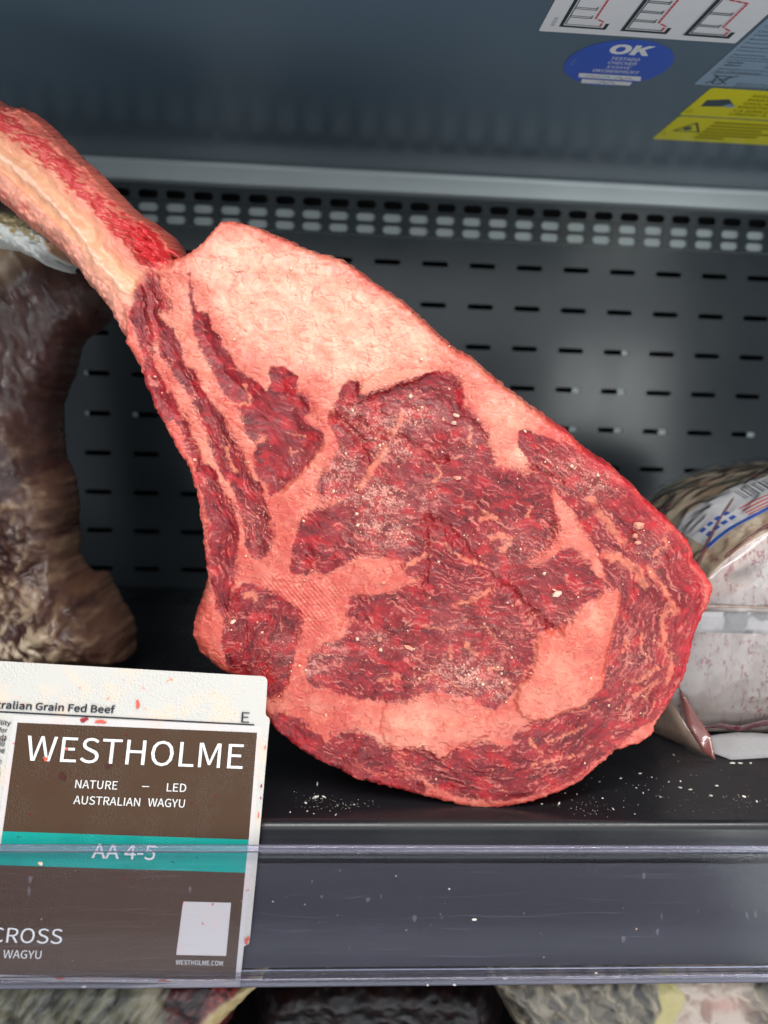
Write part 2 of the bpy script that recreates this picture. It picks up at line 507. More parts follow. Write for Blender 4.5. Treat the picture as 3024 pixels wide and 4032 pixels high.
# ================================================================== STICKERS ON THE CEILING (read from below: x = +X, y = towards the aisle)
MM = 0.001
def paper(name, col, rough=0.45, coat=0.25):
    return simple(name, col, rough, 0.04, 90, coat=coat, rvar=0.06)
S_WHITE = paper('sticker_white', (0.78, 0.80, 0.80)); S_BLUE = paper('sticker_blue', lin(62, 96, 190)); S_GREY = paper('sticker_bluegrey', lin(142, 165, 184))
S_YEL = paper('sticker_yellow', lin(232, 222, 24)); S_INK = simple('ink_dark', (0.030, 0.045, 0.050), 0.5); S_RED = simple('ink_red', lin(205, 60, 75), 0.5)
S_GREYINK = simple('ink_grey', lin(74, 82, 90), 0.5); S_OLIVE = simple('ink_olive', lin(150, 140, 20), 0.5)
S_TEALINK = simple('ink_green', lin(110, 190, 180), 0.5); S_BIN = simple('ink_shadow', lin(70, 82, 88), 0.5)

def sticker(name, label, cat, cx, cy):
    o = empty(name, (cx * MM, cy * MM, CZ - 0.0002), label, cat)
    o.rotation_euler = (R(180), 0, 0)     # local x = world X, local y = world -Y, local z = down
    return o
class Pad:
    """draws parts on a sticker in world millimetres (X, Y on the ceiling)"""
    def __init__(s, o, cx, cy):
        s.o, s.cx, s.cy, s.z = o, cx, cy, 0.0
    def p(s, pts): return [((x - s.cx) * MM, -(y - s.cy) * MM) for x, y in pts]
    def lay(s, name, pts, m, th=0.0):
        s.z += 0.00008
        return link(name, flat_poly(name, s.p(pts), s.z, th), m, s.o)
    def text(s, t, x0, x1, ytop, ybot, m, bold=0.0, shear=0.0, name='lettering'):
        s.z += 0.00003
        return link(name, text_mesh(name, t, (x0 - s.cx) * MM, (x1 - s.cx) * MM, -(ybot - s.cy) * MM, -(ytop - s.cy) * MM, bold, shear, s.z), m, s.o)
    def strokes(s, name, lines, w, m):
        s.z += 0.00004
        q = []
        for l in lines: q += stroke(s.p(l), w * MM)
        return link(name, quads_mesh(name, q, s.z), m, s.o)

# white load-limit sheet with three shelf diagrams
o = sticker('diagram_sticker', 'white sticker printed with three shelf diagrams and red dashed lines', 'sticker', 152, 415)
P = Pad(o, 152, 415)
P.lay('sheet', rrect(98.5, 206.3, 366, 434.5, 1.0), S_WHITE, 0.00006)
P.text('8971263', 103.0, 105.0, 419, 428, S_GREYINK)
for x, ys, topbar in ((107.5, (407.5, 416.0), False), (140.5, (397.0, 406.5, 415.5), False), (174.6, (403.5, 416.0), True)):
    P.strokes('diagram_frame', [[(x + 1.1, 372), (x + 1.1, 427.4), (x + 24.2, 427.8), (x + 24.2, 423.0)]], 1.9, S_INK)
    P.strokes('diagram_liner', [[(x + 2.9, 372), (x + 2.9, 425.0), (x + 21.5, 425.4)]], 0.5, S_INK)
    for y in ys:
        P.strokes('diagram_shelf', [[(x + 3.0, y), (x + 14.0, y + 0.4)], [(x + 3.0, y + 1.5), (x + 14.0, y + 1.9)], [(x + 14.0, y - 1.2), (x + 14.0, y + 1.9)]], 0.5, S_INK)
    rl = [(x + 21.2, 425.2), (x + 21.2, 420.2), (x + 16.3, 417.2), (x + 16.3, 393.0 if topbar else 372.0)]
    if topbar: rl.append((x + 5.0, 390.5))
    dash = []
    for (ax, ay), (bx, by) in zip(rl[:-1], rl[1:]):
        l = math.hypot(bx - ax, by - ay); nn = max(1, int(l / 2.9))
        for i in range(nn):
            f0, f1 = i / nn, (i + 0.60) / nn
            dash.append([(ax + (bx - ax) * f0, ay + (by - ay) * f0), (ax + (bx - ax) * f1, ay + (by - ay) * f1)])
    P.strokes('diagram_dashes', dash, 0.9, S_RED)

# round blue check sticker
o = sticker('check_sticker', 'round blue sticker with white OK lettering', 'sticker', 153.7, 468)
P = Pad(o, 153.7, 468)
P.lay('disc', [(153.7 + 30.6 * math.cos(R(a)), 468 + 30.4 * math.sin(R(a))) for a in range(0, 360, 6)], S_BLUE, 0.00006)
P.text('OK', 142.6, 166.6, 443.4, 455.6, S_WHITE, 0.020, 0.0)
P.text('TESTADO', 147.2, 163.8, 458.9, 462.6, S_WHITE, 0.004)
P.text('CHECKED', 147.4, 164.0, 464.4, 468.0, S_WHITE, 0.004)
P.text('ESSAYÉ', 149.0, 162.4, 469.2, 473.2, S_WHITE, 0.004)
P.text('OKÜBERPRÜFT', 142.0, 169.7, 474.6, 479.4, S_WHITE, 0.004)
P.text('89710', 126.6, 128.3, 464, 472.5, S_GREY)
P.lay('blank_field', [(135.2, 482.0), (173.0, 482.0), (175.0, 488.2), (136.6, 488.0)], S_WHITE)
P.lay('blank_field', [(139.5, 489.8), (170.6, 490.1), (171.0, 495.4), (140.4, 495.6)], S_WHITE)
P.strokes('handwriting', [[(140, 486), (143, 484), (146, 486), (149, 484)], [(158, 486), (161, 484), (163, 487), (166, 484.5), (169, 486)]], 0.5, S_GREYINK)
P.strokes('handwriting', [[(150.5, 485.6), (153.5, 483.8), (155.0, 485.8)]], 0.9, S_TEALINK)
P.strokes('handwriting', [[(151, 494), (153, 491), (155, 494), (158, 491), (161, 494)]], 0.5, S_GREYINK)

# blue grey rating plate
o = sticker('rating_plate', 'blue grey rating label with small print and a crossed out bin', 'sticker', 250, 445)
P = Pad(o, 250, 445)
P.lay('plate', rrect(208.5, 300, 385, 489, 1.5), S_GREY, 0.00006)
tx = [('Tensão', 412), ('Tension', 416), ('Corrente', 421), ('Courant', 425), ('Iluminação', 430), ('Puissance Éclairage', 434), ('Descongelação', 439), ('Puissance Dégivrage', 443), ('Aquecimento', 448), ('Puissance Chauffage', 451.5)]
for t, y in tx: P.text(t, 211.2, 211.2 + 1.75 * len(t), y - 2.4, y, S_GREYINK)
P.strokes('rule', [[(211, 453.2), (298, 453.2)], [(211, 470.5), (298, 470.5)]], 0.35, S_GREYINK)
P.text('Opções', 213, 222.5, 455.2, 457.6, S_INK, 0.006); P.text('Options', 213, 222.8, 458.8, 461.2, S_INK, 0.006)
P.text('(Resistência)', 237, 258, 455.2, 457.6, S_GREYINK); P.text('(Kilo de charge)', 237, 260, 458.8, 461.2, S_GREYINK)
P.text('Resistência de Descongelação', 212.2, 262, 463.6, 466, S_GREYINK); P.text('Du refroidisseur', 212.6, 240, 467.0, 469.4, S_GREYINK)
P.strokes('bin_symbol', [[(214, 484.5), (228.5, 473)], [(213.5, 472.5), (227, 485)], [(216.5, 474.5), (218, 485)], [(224.5, 474.5), (223, 485)], [(218, 485), (223, 485)], [(215.6, 474.2), (225.4, 474.2)]], 0.6, S_INK)
P.text('Eléctricos e Electrónicos', 233, 262, 481.6, 484, S_GREYINK); P.text('Electronics waste', 233, 257, 485, 487.4, S_GREYINK)

# two yellow warning labels
def warning(label, x0, x1, y0, y1):
    cx, cy = (x0 + x1) / 2, (y0 + y1) / 2
    o = sticker('warning_label', label, 'sticker', cx, cy); tag(o, group='yellow warning labels on the ceiling')
    P = Pad(o, cx, cy); P.lay('sheet', rrect(x0, x1, y0, y1, 2.5), S_YEL, 0.00006)
    return P
P = warning('yellow label with a grey panel drawing, beside the rating plate', 221.3, 312, 492.6, 538.2)
P.lay('panel_drawing', [(227.4, 511), (240.6, 507.6), (250.2, 519.0), (228.2, 521.6)], S_BIN)
P.lay('panel_shine', [(241.0, 519.4), (244.5, 514.4), (250.6, 518.6), (248.0, 520.6)], S_GREY)
for i in range(6):
    P.text(('KEEP AREA CLEAR', 'MANTER LIMPA A', 'GRELHA DE SAIDA', 'MAINTENIR LIBRE', 'LA GRILLE D AIR', 'LIBERO IL VANO')[i], 252.5, 296, 498.6 + i * 6.0, 502.4 + i * 6.0, S_OLIVE, 0.006)
P.text('0711', 223.5, 226.5, 527, 533, S_OLIVE)
P = warning('yellow label with a black warning triangle, nearest the ledge', 222.3, 312, 540.4, 586.4)
P.strokes('warning_triangle', [[(230.4, 567.4), (239.4, 550.8), (248.6, 567.4), (230.4, 567.4)]], 1.5, S_INK)
P.lay('triangle_mark', [(238.0 + 3.0 * math.cos(a), 561.6 + 3.4 * math.sin(a)) for a in np.linspace(0, 2 * math.pi, 12, endpoint=False)], S_BIN)
for i in range(6):
    y = 548.0 + i * 5.9
    q = []; x = 252.0
    for wd in ((9, 7, 12, 5, 13), (14, 10, 6, 12, 8), (6, 15, 9, 9), (12, 8, 14, 6, 9), (10, 13, 7, 12), (8, 12))[i]:
        q.append([(x, y), (x + wd - 1.6, y)]); x += wd
    P.strokes('small_print', q, 2.9, S_OLIVE)
P.text('08', 224.8, 227.2, 571, 576, S_OLIVE)

# ================================================================== PRICE RAIL AND LABEL CARD
lean = R(20)
RX = 0.0
def rail_pt(off, t):
    """point of the leaning rail section: off = metres in front of the card plane, t = metres up the slope"""
    return (0.286 - off * math.cos(lean) + t * math.sin(lean), -0.055 + off * math.sin(lean) + t * math.cos(lean))
def acrylic(name, haze0, haze1, tint, edge=False):
    """clear plastic: lets light straight through, mirrors by Fresnel, with a thin haze of scratches"""
    m, nt, p = nodes_of(name)
    nt.nodes.remove(p)
    v = coords(nt, (1.0, 40, 40)); v2 = coords(nt, (1.0, 6, 6))
    sc = noise(nt, v, 9.0, 7, 0.75); sm = noise(nt, v2, 9, 6, 0.65)
    tr = nt.nodes.new('ShaderNodeBsdfTransparent'); tr.inputs[0].default_value = (*tint, 1)
    gl = nt.nodes.new('ShaderNodeBsdfGlossy'); gl.inputs['Roughness'].default_value = 0.10 if edge else 0.07
    bn = nt.nodes.new('ShaderNodeBump'); bn.inputs['Strength'].default_value = 0.10; bn.inputs['Distance'].default_value = 0.0005
    nt.links.new(sc, bn.inputs['Height']); nt.links.new(bn.outputs[0], gl.inputs['Normal'])
    fr = nt.nodes.new('ShaderNodeFresnel'); fr.inputs[0].default_value = 1.5 if edge else 1.26
    m1 = nt.nodes.new('ShaderNodeMixShader'); nt.links.new(fr.outputs[0], m1.inputs[0]); nt.links.new(tr.outputs[0], m1.inputs[1]); nt.links.new(gl.outputs[0], m1.inputs[2])
    df = nt.nodes.new('ShaderNodeBsdfDiffuse'); df.inputs[0].default_value = (0.60, 0.55, 0.70, 1)
    m2 = nt.nodes.new('ShaderNodeMixShader')
    ad = nt.nodes.new('ShaderNodeMath'); ad.operation = 'ADD'
    nt.links.new(ramp(nt, sm, 0.35, 0.85, (haze0,) * 3 + (1,), (haze1,) * 3 + (1,)), ad.inputs[0])
    nt.links.new(ramp(nt, sc, 0.63, 0.70, (0, 0, 0, 1), (0.07, 0.07, 0.07, 1)), ad.inputs[1])
    nt.links.new(ad.outputs[0], m2.inputs[0]); nt.links.new(m1.outputs[0], m2.inputs[1]); nt.links.new(df.outputs[0], m2.inputs[2])
    nt.links.new(m2.outputs[0], nt.nodes['Material Output'].inputs[0])
    return m
M_CLEAR = acrylic('clear_acrylic', 0.001, 0.010, (0.96, 0.96, 0.985))
M_CEDGE = acrylic('clear_edge', 0.05, 0.16, (0.88, 0.89, 0.98), True)
M_RAILBACK = simple('rail_plastic', (0.012, 0.010, 0.018), 0.45, 0.2, 30)

rail = empty('price_rail', (0.1, 0.285, -0.055), 'clear scratched plastic price rail along the shelf front', 'price rail')
def rail_part(name, loop, m, x0=-0.75, x1=0.95):
    n = len(loop); v = [(x0 - 0.1, y - 0.285, z + 0.055) for y, z in loop] + [(x1 - 0.1, y - 0.285, z + 0.055) for y, z in loop]
    f = [[i, (i + 1) % n, n + (i + 1) % n, n + i] for i in range(n)] + [list(range(n))[::-1], list(range(n, 2 * n))]
    me = mesh_np(name, v, f, True)
    bm = bmesh.new(); bm.from_mesh(me); bmesh.ops.recalc_face_normals(bm, faces=bm.faces); bm.to_mesh(me); bm.free()
    me.set_sharp_from_angle(angle=R(60))
    return link(name, me, m, rail)
def rrect_rail(o0, o1, t0, t1, r):
    return [rail_pt(a, b) for a, b in rrect(o0, o1, t0, t1, r, 5)]
rail_part('cover', rrect_rail(0.0040, 0.0055, 0.0030, 0.0500, 0.0003), M_CLEAR)
rail_part('top_bead', rrect_rail(0.0036, 0.0064, 0.0502, 0.0532, 0.0012), M_CEDGE)
rail_part('bottom_bead', rrect_rail(-0.0030, 0.0066, -0.0012, 0.0028, 0.0014), M_CEDGE)
rail_part('back_plate', rrect_rail(-0.0040, -0.0028, 0.0030, 0.0440, 0.0004), M_RAILBACK)

# hairline scratches and wipe marks worn into the cover's face
rs = random.Random(12)
M_SCR = acrylic('scratch_white', 0.05, 0.16, (0.97, 0.97, 1.0))
V, F_ = [], []
def hair(x, t, dx, dt, w):
    k = len(V); n_ = 6; bow = rs.uniform(-0.0012, 0.0012)
    for i in range(n_ + 1):
        f_ = i / n_; px, pt = x + dx * f_, t + dt * f_ + bow * math.sin(math.pi * f_); ww = w * math.sin(math.pi * (0.06 + 0.88 * f_))
        for s_ in (-1, 1):
            ox, ot = (0, s_ * ww / 2) if abs(dx) > abs(dt) else (s_ * ww / 2, 0)
            y, z = rail_pt(0.00555, min(0.0496, max(0.0034, pt + ot))); V.append((px + ox - 0.1, y - 0.285, z + 0.055))
    for i in range(n_): F_.append([k + 2 * i, k + 2 * i + 1, k + 2 * i + 3, k + 2 * i + 2])
for _ in range(130): hair(rs.uniform(-0.20, 0.22), rs.uniform(0.004, 0.049), rs.uniform(0.006, 0.055), rs.uniform(-0.0025, 0.0025), rs.uniform(0.00005, 0.00016))
for _ in range(26): hair(rs.uniform(-0.20, 0.23), rs.uniform(0.008, 0.045), rs.uniform(-0.0004, 0.0004), rs.uniform(0.001, 0.004), rs.uniform(0.0006, 0.0022))
o = link('scratches', mesh_np('scratches', V, F_, False), M_SCR, rail); tag(o, kind='stuff')

# card: local x along its printed lines, y up the card, origin at the brown panel's top right corner
card = empty('label_card', (0, 0, 0), 'white plastic label card with a brown brand sticker standing in the price rail', 'label')
CO = Vector((-0.0340379, 0.31914482, 0.03768289)); ex = Vector((0.99932695, 0.00417661, -0.03644443)); ey = Vector((0.03281286, 0.34238763, 0.93898564)); en = Vector((0.0163999, -0.9395495, 0.34202014))
card.matrix_world = Matrix(((ex.x, ey.x, en.x, CO.x), (ex.y, ey.y, en.y, CO.y), (ex.z, ey.z, en.z, CO.z), (0, 0, 0, 1)))

def wet_print(name, col, stain, smear=0.5, drops=0.5, rough=0.30, dscale=620, cells=0.0):
    """printed film with beads of condensation and thin blood stains"""
    m, nt, p = nodes_of(name)
    v = coords(nt)
    s1 = noise(nt, v, 55, 5, 0.6); s2 = noise(nt, v, 210, 4, 0.6); w = noise(nt, v, 32, 3)
    c = mixc(nt, ramp(nt, s1, 0.52, 0.66), tuple(col), tuple(np.array(col) * (1 - smear) + np.array(stain[0]) * smear))
    c = mixc(nt, ramp(nt, s2, 0.66, 0.70), c, tuple(stain[1]))
    nt.links.new(c, p.inputs['Base Color'])
    vo = N(nt, 'ShaderNodeTexVoronoi'); vo.inputs['Scale'].default_value = dscale; nt.links.new(v, vo.inputs['Vector'])
    mk = ramp(nt, w, 0.42, 0.56)
    h = nt.nodes.new('ShaderNodeMath'); h.operation = 'MULTIPLY'
    nt.links.new(ramp(nt, vo.outputs['Distance'], 0.15, 0.62, (1, 1, 1, 1), (0, 0, 0, 1)), h.inputs[0]); nt.links.new(mk, h.inputs[1])
    bump(nt, p, h.outputs[0], drops, 0.0007)
    p.inputs['Roughness'].default_value = rough
    p.inputs['Coat Weight'].default_value = 0.06; p.inputs['Specular IOR Level'].default_value = 0.35
    return m
C_WHITE = wet_print('card_white', lin(198, 194, 186), (L3(222, 198, 172), L3(214, 150, 120)), 0.75, 0.34, 0.34, 900)
C_EDGE = wet_print('card_border', lin(204, 198, 194), (L3(226, 190, 178), L3(200, 60, 55)), 0.6, 0.2, 0.32)
C_BROWN = wet_print('card_brown', lin(74, 52, 34), (L3(74, 46, 32), L3(92, 22, 18)), 0.6, 0.30, 0.32, 1100)
C_TEAL = wet_print('card_teal', lin(0, 150, 138), (L3(0, 128, 118), L3(4, 105, 96)), 0.5, 0.30, 0.32, 1100)
C_INK = simple('card_ink', (0.012, 0.012, 0.02), 0.4); C_LET = simple('card_letter_white', (0.80, 0.79, 0.76), 0.4, 0.06, 200)
C_BLOOD = simple('blood', lin(150, 10, 14), 0.18, 0.3, 400, coat=0.5)
C_BLOOD2 = simple('blood_thin', lin(214, 88, 66), 0.25, 0.3, 300, coat=0.5)
def clay(name, pts, m, z, th=0.0):
    return link(name, flat_poly(name, [(x * MM, y * MM) for x, y in pts], z, th), m, card)
def ctext(t, x0, x1, y0, y1, m, bold=0.0, z=0.00060):
    return link('lettering', text_mesh('lettering', t, x0 * MM, x1 * MM, y0 * MM, y1 * MM, bold, 0, z), m, card)
outline = [(-150, -100.6), (1.0, -100.4), (1.4, -86.0), (2.0, -85.6), (3.3, -85.0), (3.6, -84), (4.2, -58.5), (5.0, 2), (5.1, 5.4), (4.7, 6.5), (3.6, 7.2), (3.0, 8.4), (2.8, 21.6),
           (2.5, 23.0), (1.8, 23.9), (0.4, 24.3), (-60, 24.9), (-113.5, 25.5), (-150, 25.9)]
clay('card_sheet', outline, C_WHITE, 0.0, 0.0005)
clay('sticker_border', [(-104.6, -99.9), (0.4, -99.9), (2.0, -48.6), (1.8, 2.2), (1.2, 2.9), (-104.0, 3.1), (-104.6, 2.5)], C_EDGE, 0.00018, 0.00015)
clay('brown_panel', [(-102.3, -44.0), (0, -44.1), (0, 0), (-102.4, 0)], C_BROWN, 0.00026)
clay('brown_panel', [(-102.3, -98.5), (-1.1, -98.7), (-0.4, -57.3), (-102.0, -57.2)], C_BROWN, 0.00026)
clay('teal_band', [(-102.2, -57.2), (-0.4, -57.3), (0.0, -44.1), (-102.3, -44.0)], C_TEAL, 0.00030)
clay('print_panel', [(-26.0, -89.6), (-5.6, -89.6), (-5.3, -69.2), (-25.2, -69.2)], C_EDGE, 0.00036)
clay('rule', [(-150, 4.9), (-150, 4.2), (-1.5, 2.95), (-1.5, 3.55)], C_INK, 0.00036)
ctext('WESTHOLME', -97.2, -5.1, -15.5, -5.0, C_LET)
ctext('NATURE', -74.9, -57.3, -25.8, -22.4, C_LET); ctext('—', -47.0, -44.0, -24.25, -23.9, C_LET); ctext('LED', -36.5, -28.3, -25.7, -22.4, C_LET)
ctext('AUSTRALIAN', -74.8, -47.1, -32.2, -28.8, C_LET); ctext('WAGYU', -43.8, -28.3, -32.1, -28.7, C_LET)
ctext('AA 4-5', -64.7, -38.5, -53.4, -47.6, C_LET, 0.003)
ctext('CROSS', -101.0, -72.6, -86.5, -80.8, C_LET); ctext('1 WAGYU', -98.5, -80.1, -92.2, -89.1, C_LET)
ctext('WESTHOLME.COM', -25.8, -6.7, -93.2, -91.4, C_LET)
ctext('Australian Grain Fed Beef', -120.5, -62.0, 5.5, 9.0, C_INK, 0.008); ctext('E', -7.3, -3.8, 4.1, 8.5, C_INK)
for t, y, xe in (('Suitability', -1.8, -105.0), ('perfor', -4.8, -106.0), ('and da', -7.5, -106.0), ('durabili', -10.0, -106.4), ('to be', -12.8, -106.0)):
    ctext(t, xe - 1.25 * len(t), xe, y, y + 2.6, C_INK, 0.006)
for t, y in (('store', -17.4), ('blood c', -20.2), ('and', -22.9), ('Keep', -27.0), ('chilled', -29.6)):
    ctext(t, -106.6 - 1.2 * len(t), -106.6, y, y + 2.4, C_INK)
def blob(cx, cy, rx, ry, m, z, seed, name='blood_spot'):
    pts = []
    for i in range(28):
        a = 2 * math.pi * i / 28; k = 1 + 0.22 * math.sin(2 * a + seed) + 0.16 * math.sin(3 * a + 2 * seed) + 0.08 * math.sin(7 * a + seed)
        pts.append((cx + rx * k * math.cos(a), cy + ry * k * math.sin(a)))
    clay(name, pts, m, z)
for i, (x, y, rx, ry, m) in enumerate(((-74.6, 2.4, 1.6, 1.0, C_BLOOD), (-67.4, 1.9, 2.0, 0.9, C_BLOOD2), (-88.6, -14.4, 1.0, 0.9, C_BLOOD2), (-80.3, -10.0, 0.9, 0.5, C_BLOOD2), (-62, -16.2, 1.1, 1.0, None),
        (-80.6, -21.3, 1.2, 1.6, None), (-52.5, 9.8, 0.9, 1.6, C_BLOOD2), (4.0, -6, 0.25, 0.9, C_BLOOD2), (3.6, -22, 0.3, 0.9, C_BLOOD), (3.8, -27, 0.25, 0.6, C_BLOOD), (3.4, -34, 0.3, 1.0, C_BLOOD2),
        (2.5, -83.4, 1.0, 1.4, C_BLOOD2), (-30, -99.2, 2.2, 0.5, C_BLOOD2), (-72, -99.0, 2.6, 0.5, C_BLOOD2))):
    if m is None: m = bpy.data.materials.get('stain_dark') or simple('stain_dark', lin(70, 26, 22), 0.3, 0.3, 300)
    blob(x, y, rx, ry, m, 0.00070 + 0.00001 * i, i * 1.7)

# ================================================================== THE STEAK (pattern units on its cut face)
OUT = [(-190,320),(-60,385),(0,415),(60,429),(115,455),(150,485),(220,555),(280,620),(340,670),(400,730),(485,830),(540,860),(575,880),(625,920),(645,960),(665,992),(668,1028),(695,1027),(740,1010),(785,980),(825,935),(860,895),(880,879),(910,877),(950,890),(1000,900),(1075,930),(1140,962),(1200,990),(1250,1005),(1310,1020),(1350,1035),(1400,1070),(1435,1100),(1480,1130),(1520,1155),(1575,1190),(1630,1240),(1680,1285),(1740,1345),(1785,1380),(1845,1410),(1890,1450),(1950,1505),(2000,1545),(2030,1565),(2075,1600),(2150,1655),(2210,1695),(2250,1725),(2300,1780),(2380,1830),(2440,1880),(2500,1930),(2545,1985),(2600,2030),(2665,2090),(2710,2145),(2726,2190),(2714,2212),(2735,2225),(2770,2255),(2780,2285),(2800,2312),(2795,2350),(2775,2385),(2770,2405),(2750,2445),(2727,2500),(2710,2570),(2700,2620),(2675,2695),(2640,2740),(2610,2800),(2575,2845),(2565,2885),(2525,2915),(2460,2940),(2415,2955),(2375,2990),(2320,3040),(2260,3085),(2200,3115),(2110,3145),(2000,3170),(1950,3178),(1900,3180),(1825,3170),(1750,3150),(1665,3130),(1575,3105),(1500,3088),(1460,3072),(1400,3065),(1355,3035),(1265,2995),(1180,2945),(1130,2905),(1085,2865),(1060,2830),(1030,2780),(985,2715),(940,2662),(870,2640),(815,2600),(780,2575),(755,2495),(765,2440),(775,2430),(800,2340),(820,2310),(820,2250),(807,2175),(802,2075),(790,2025),(782,1960),(765,1900),(750,1850),(730,1810),(700,1770),(645,1660),(615,1610),(590,1545),(572,1500),(570,1475),(530,1400),(500,1350),(430,1230),(380,1155),(320,1090),(290,1045),(255,1000),(220,960),(170,920),(125,885),(65,840),(40,815),(0,780),(-60,730),(-190,640)]
STRIP1 = [(560,1120),(530,1190),(520,1250),(550,1285),(555,1340),(575,1390),(585,1450),(575,1500),(595,1560),(625,1610),(655,1655),(690,1640),(715,1675),(740,1730),(765,1790),(785,1840),(782,1870),(795,1900),(808,1940),(820,1995),(825,2050),(820,2105),(835,2130),(820,2155),(818,2215),(835,2245),(845,2295),(855,2350),(865,2400),(885,2430),(905,2400),(915,2300),(925,2245),(932,2175),(938,2100),(935,2050),(915,2000),(890,1950),(870,1910),(855,1865),(835,1855),(795,1830),(775,1770),(755,1710),(730,1660),(715,1640),(685,1580),(660,1535),(635,1495),(608,1435),(600,1380),(608,1340),(600,1300),(585,1240),(580,1180),(570,1130)]
STRIP2 = [(575,1080),(585,1160),(600,1240),(620,1300),(625,1330),(640,1360),(645,1400),(675,1425),(690,1460),(720,1505),(750,1555),(780,1595),(800,1650),(820,1690),(835,1740),(860,1800),(870,1840),(905,1880),(925,1915),(945,1965),(955,2015),(975,2075),(975,2125),(990,2175),(1000,2190),(1040,2195),(1060,2160),(1070,2105),(1060,2050),(1045,2000),(1045,1965),(1020,1920),(985,1880),(970,1850),(950,1790),(920,1740),(900,1695),(895,1680),(860,1630),(825,1580),(795,1530),(770,1480),(720,1425),(715,1390),(700,1320),(655,1285),(620,1250),(625,1230),(668,1232),(660,1205),(635,1140),(625,1080)]
C_M = [(752,1070),(760,1120),(772,1180),(780,1240),(820,1240),(835,1260),(845,1310),(870,1345),(900,1390),(925,1415),(925,1455),(950,1475),(1000,1495),(1040,1530),(1058,1560),(1075,1510),(1058,1470),(1075,1450),(1110,1448),(1145,1465),(1175,1505),(1170,1550),(1200,1555),(1225,1600),(1220,1625),(1225,1625),(1190,1645),(1230,1675),(1275,1705),(1275,1735),(1240,1805),(1175,1870),(1115,1925),(1085,1945),(1070,1955),(1060,1920),(1040,1895),(1010,1860),(1000,1805),(1025,1745),(985,1725),(965,1660),(940,1600),(950,1610),(930,1580),(890,1560),(870,1520),(845,1475),(820,1415),(795,1375),(780,1330),(768,1275),(765,1210),(755,1140)]
D_M = [(1340,1580),(1370,1525),(1410,1510),(1405,1580),(1500,1560),(1560,1525),(1640,1505),(1740,1480),(1790,1500),(1812,1560),(1810,1600),(1825,1630),(1865,1665),(1895,1715),(1915,1760),(1925,1810),(1945,1855),(2025,1875),(2115,1895),(2140,1950),(2175,2000),(2195,2065),(2185,2130),(2150,2165),(2090,2200),(2020,2235),(2000,2330),(1900,2260),(1840,2200),(1790,2140),(1700,2090),(1640,2200),(1560,2190),(1490,2175),(1395,2170),(1350,2205),(1290,2250),(1255,2240),(1275,2190),(1240,2180),(1220,2250),(1165,2245),(1155,2230),(1175,2175),(1175,2130),(1195,2080),(1210,2035),(1275,2010),(1340,1995),(1400,1960),(1340,1945),(1290,1960),(1260,1940),(1270,1880),(1320,1840),(1345,1775),(1350,1725),(1300,1650),(1335,1640)]
F_M = [(1400,2345),(1375,2365),(1365,2420),(1395,2440),(1370,2485),(1355,2520),(1290,2535),(1230,2575),(1210,2615),(1215,2675),(1265,2700),(1315,2705),(1365,2725),(1415,2745),(1490,2740),(1540,2745),(1635,2740),(1665,2710),(1750,2720),(1850,2730),(1895,2745),(1915,2780),(1935,2782),(1980,2750),(2015,2705),(2075,2630),(2095,2565),(2075,2500),(2150,2490),(2195,2475),(2250,2420),(2300,2380),(2370,2330),(2350,2250),(2320,2200),(2260,2160),(2190,2165),(2110,2215),(2010,2240),(1960,2300),(1880,2240),(1800,2150),(1700,2090),(1650,2180),(1570,2210),(1600,2255),(1660,2265),(1655,2310),(1590,2310),(1540,2330),(1500,2350)]
CAP = [(2045,1700),(2110,1735),(2200,1755),(2290,1790),(2370,1845),(2430,1895),(2490,1950),(2560,2030),(2640,2105),(2690,2170),(2700,2230),(2740,2290),(2745,2400),(2715,2480),(2690,2580),(2655,2690),(2590,2790),(2525,2835),(2475,2860),(2450,2880),(2400,2925),(2350,2965),(2300,3020),(2225,3060),(2125,3095),(2000,3125),(1950,3125),(1850,3120),(1775,3105),(1725,3080),(1690,3050),(1640,3040),(1600,3000),(1590,2950),(1620,2965),(1650,2945),(1700,2960),(1715,2995),(1760,2995),(1770,2965),(1850,2945),(1890,2925),(1965,2945),(2015,2940),(2030,2930),(2030,2895),(2065,2865),(2125,2835),(2200,2820),(2215,2805),(2250,2772),(2300,2757),(2350,2745),(2365,2720),(2370,2665),(2372,2615),(2385,2560),(2400,2520),(2400,2460),(2415,2415),(2427,2370),(2425,2320),(2390,2300),(2372,2270),(2350,2190),(2320,2135),(2305,2110),(2280,2070),(2240,2015),(2190,1960),(2160,1920),(2125,1890),(2090,1840),(2085,1800),(2050,1760)]
NN = [(905,2430),(915,2380),(925,2335),(935,2320),(965,2300),(1010,2310),(1050,2325),(1100,2345),(1130,2380),(1180,2400),(1192,2420),(1190,2415),(1185,2465),(1170,2510),(1155,2555),(1155,2600),(1140,2625),(1135,2680),(1110,2720),(1060,2745),(1020,2720),(980,2680),(940,2640),(905,2620),(895,2575),(890,2515),(885,2475),(895,2425)]
M1 = [(1305,2910),(1330,2890),(1400,2880),(1455,2900),(1490,2930),(1440,2945),(1405,2965),(1385,2975),(1360,2970),(1320,2940)]
M2 = [(1430,2955),(1490,2945),(1530,2950),(1570,2975),(1530,2955),(1565,3000),(1585,3025),(1530,3025),(1500,3025),(1470,3015),(1415,2990)]
M3 = [(1065,2820),(1120,2825),(1180,2845),(1220,2880),(1270,2925),(1320,2955),(1380,2980),(1390,3015),(1440,3045),(1520,3065),(1550,3050),(1645,3075),(1665,3100),(1600,3100),(1500,3075),(1440,3055),(1380,3035),(1290,2985),(1190,2930),(1130,2890),(1085,2850)]
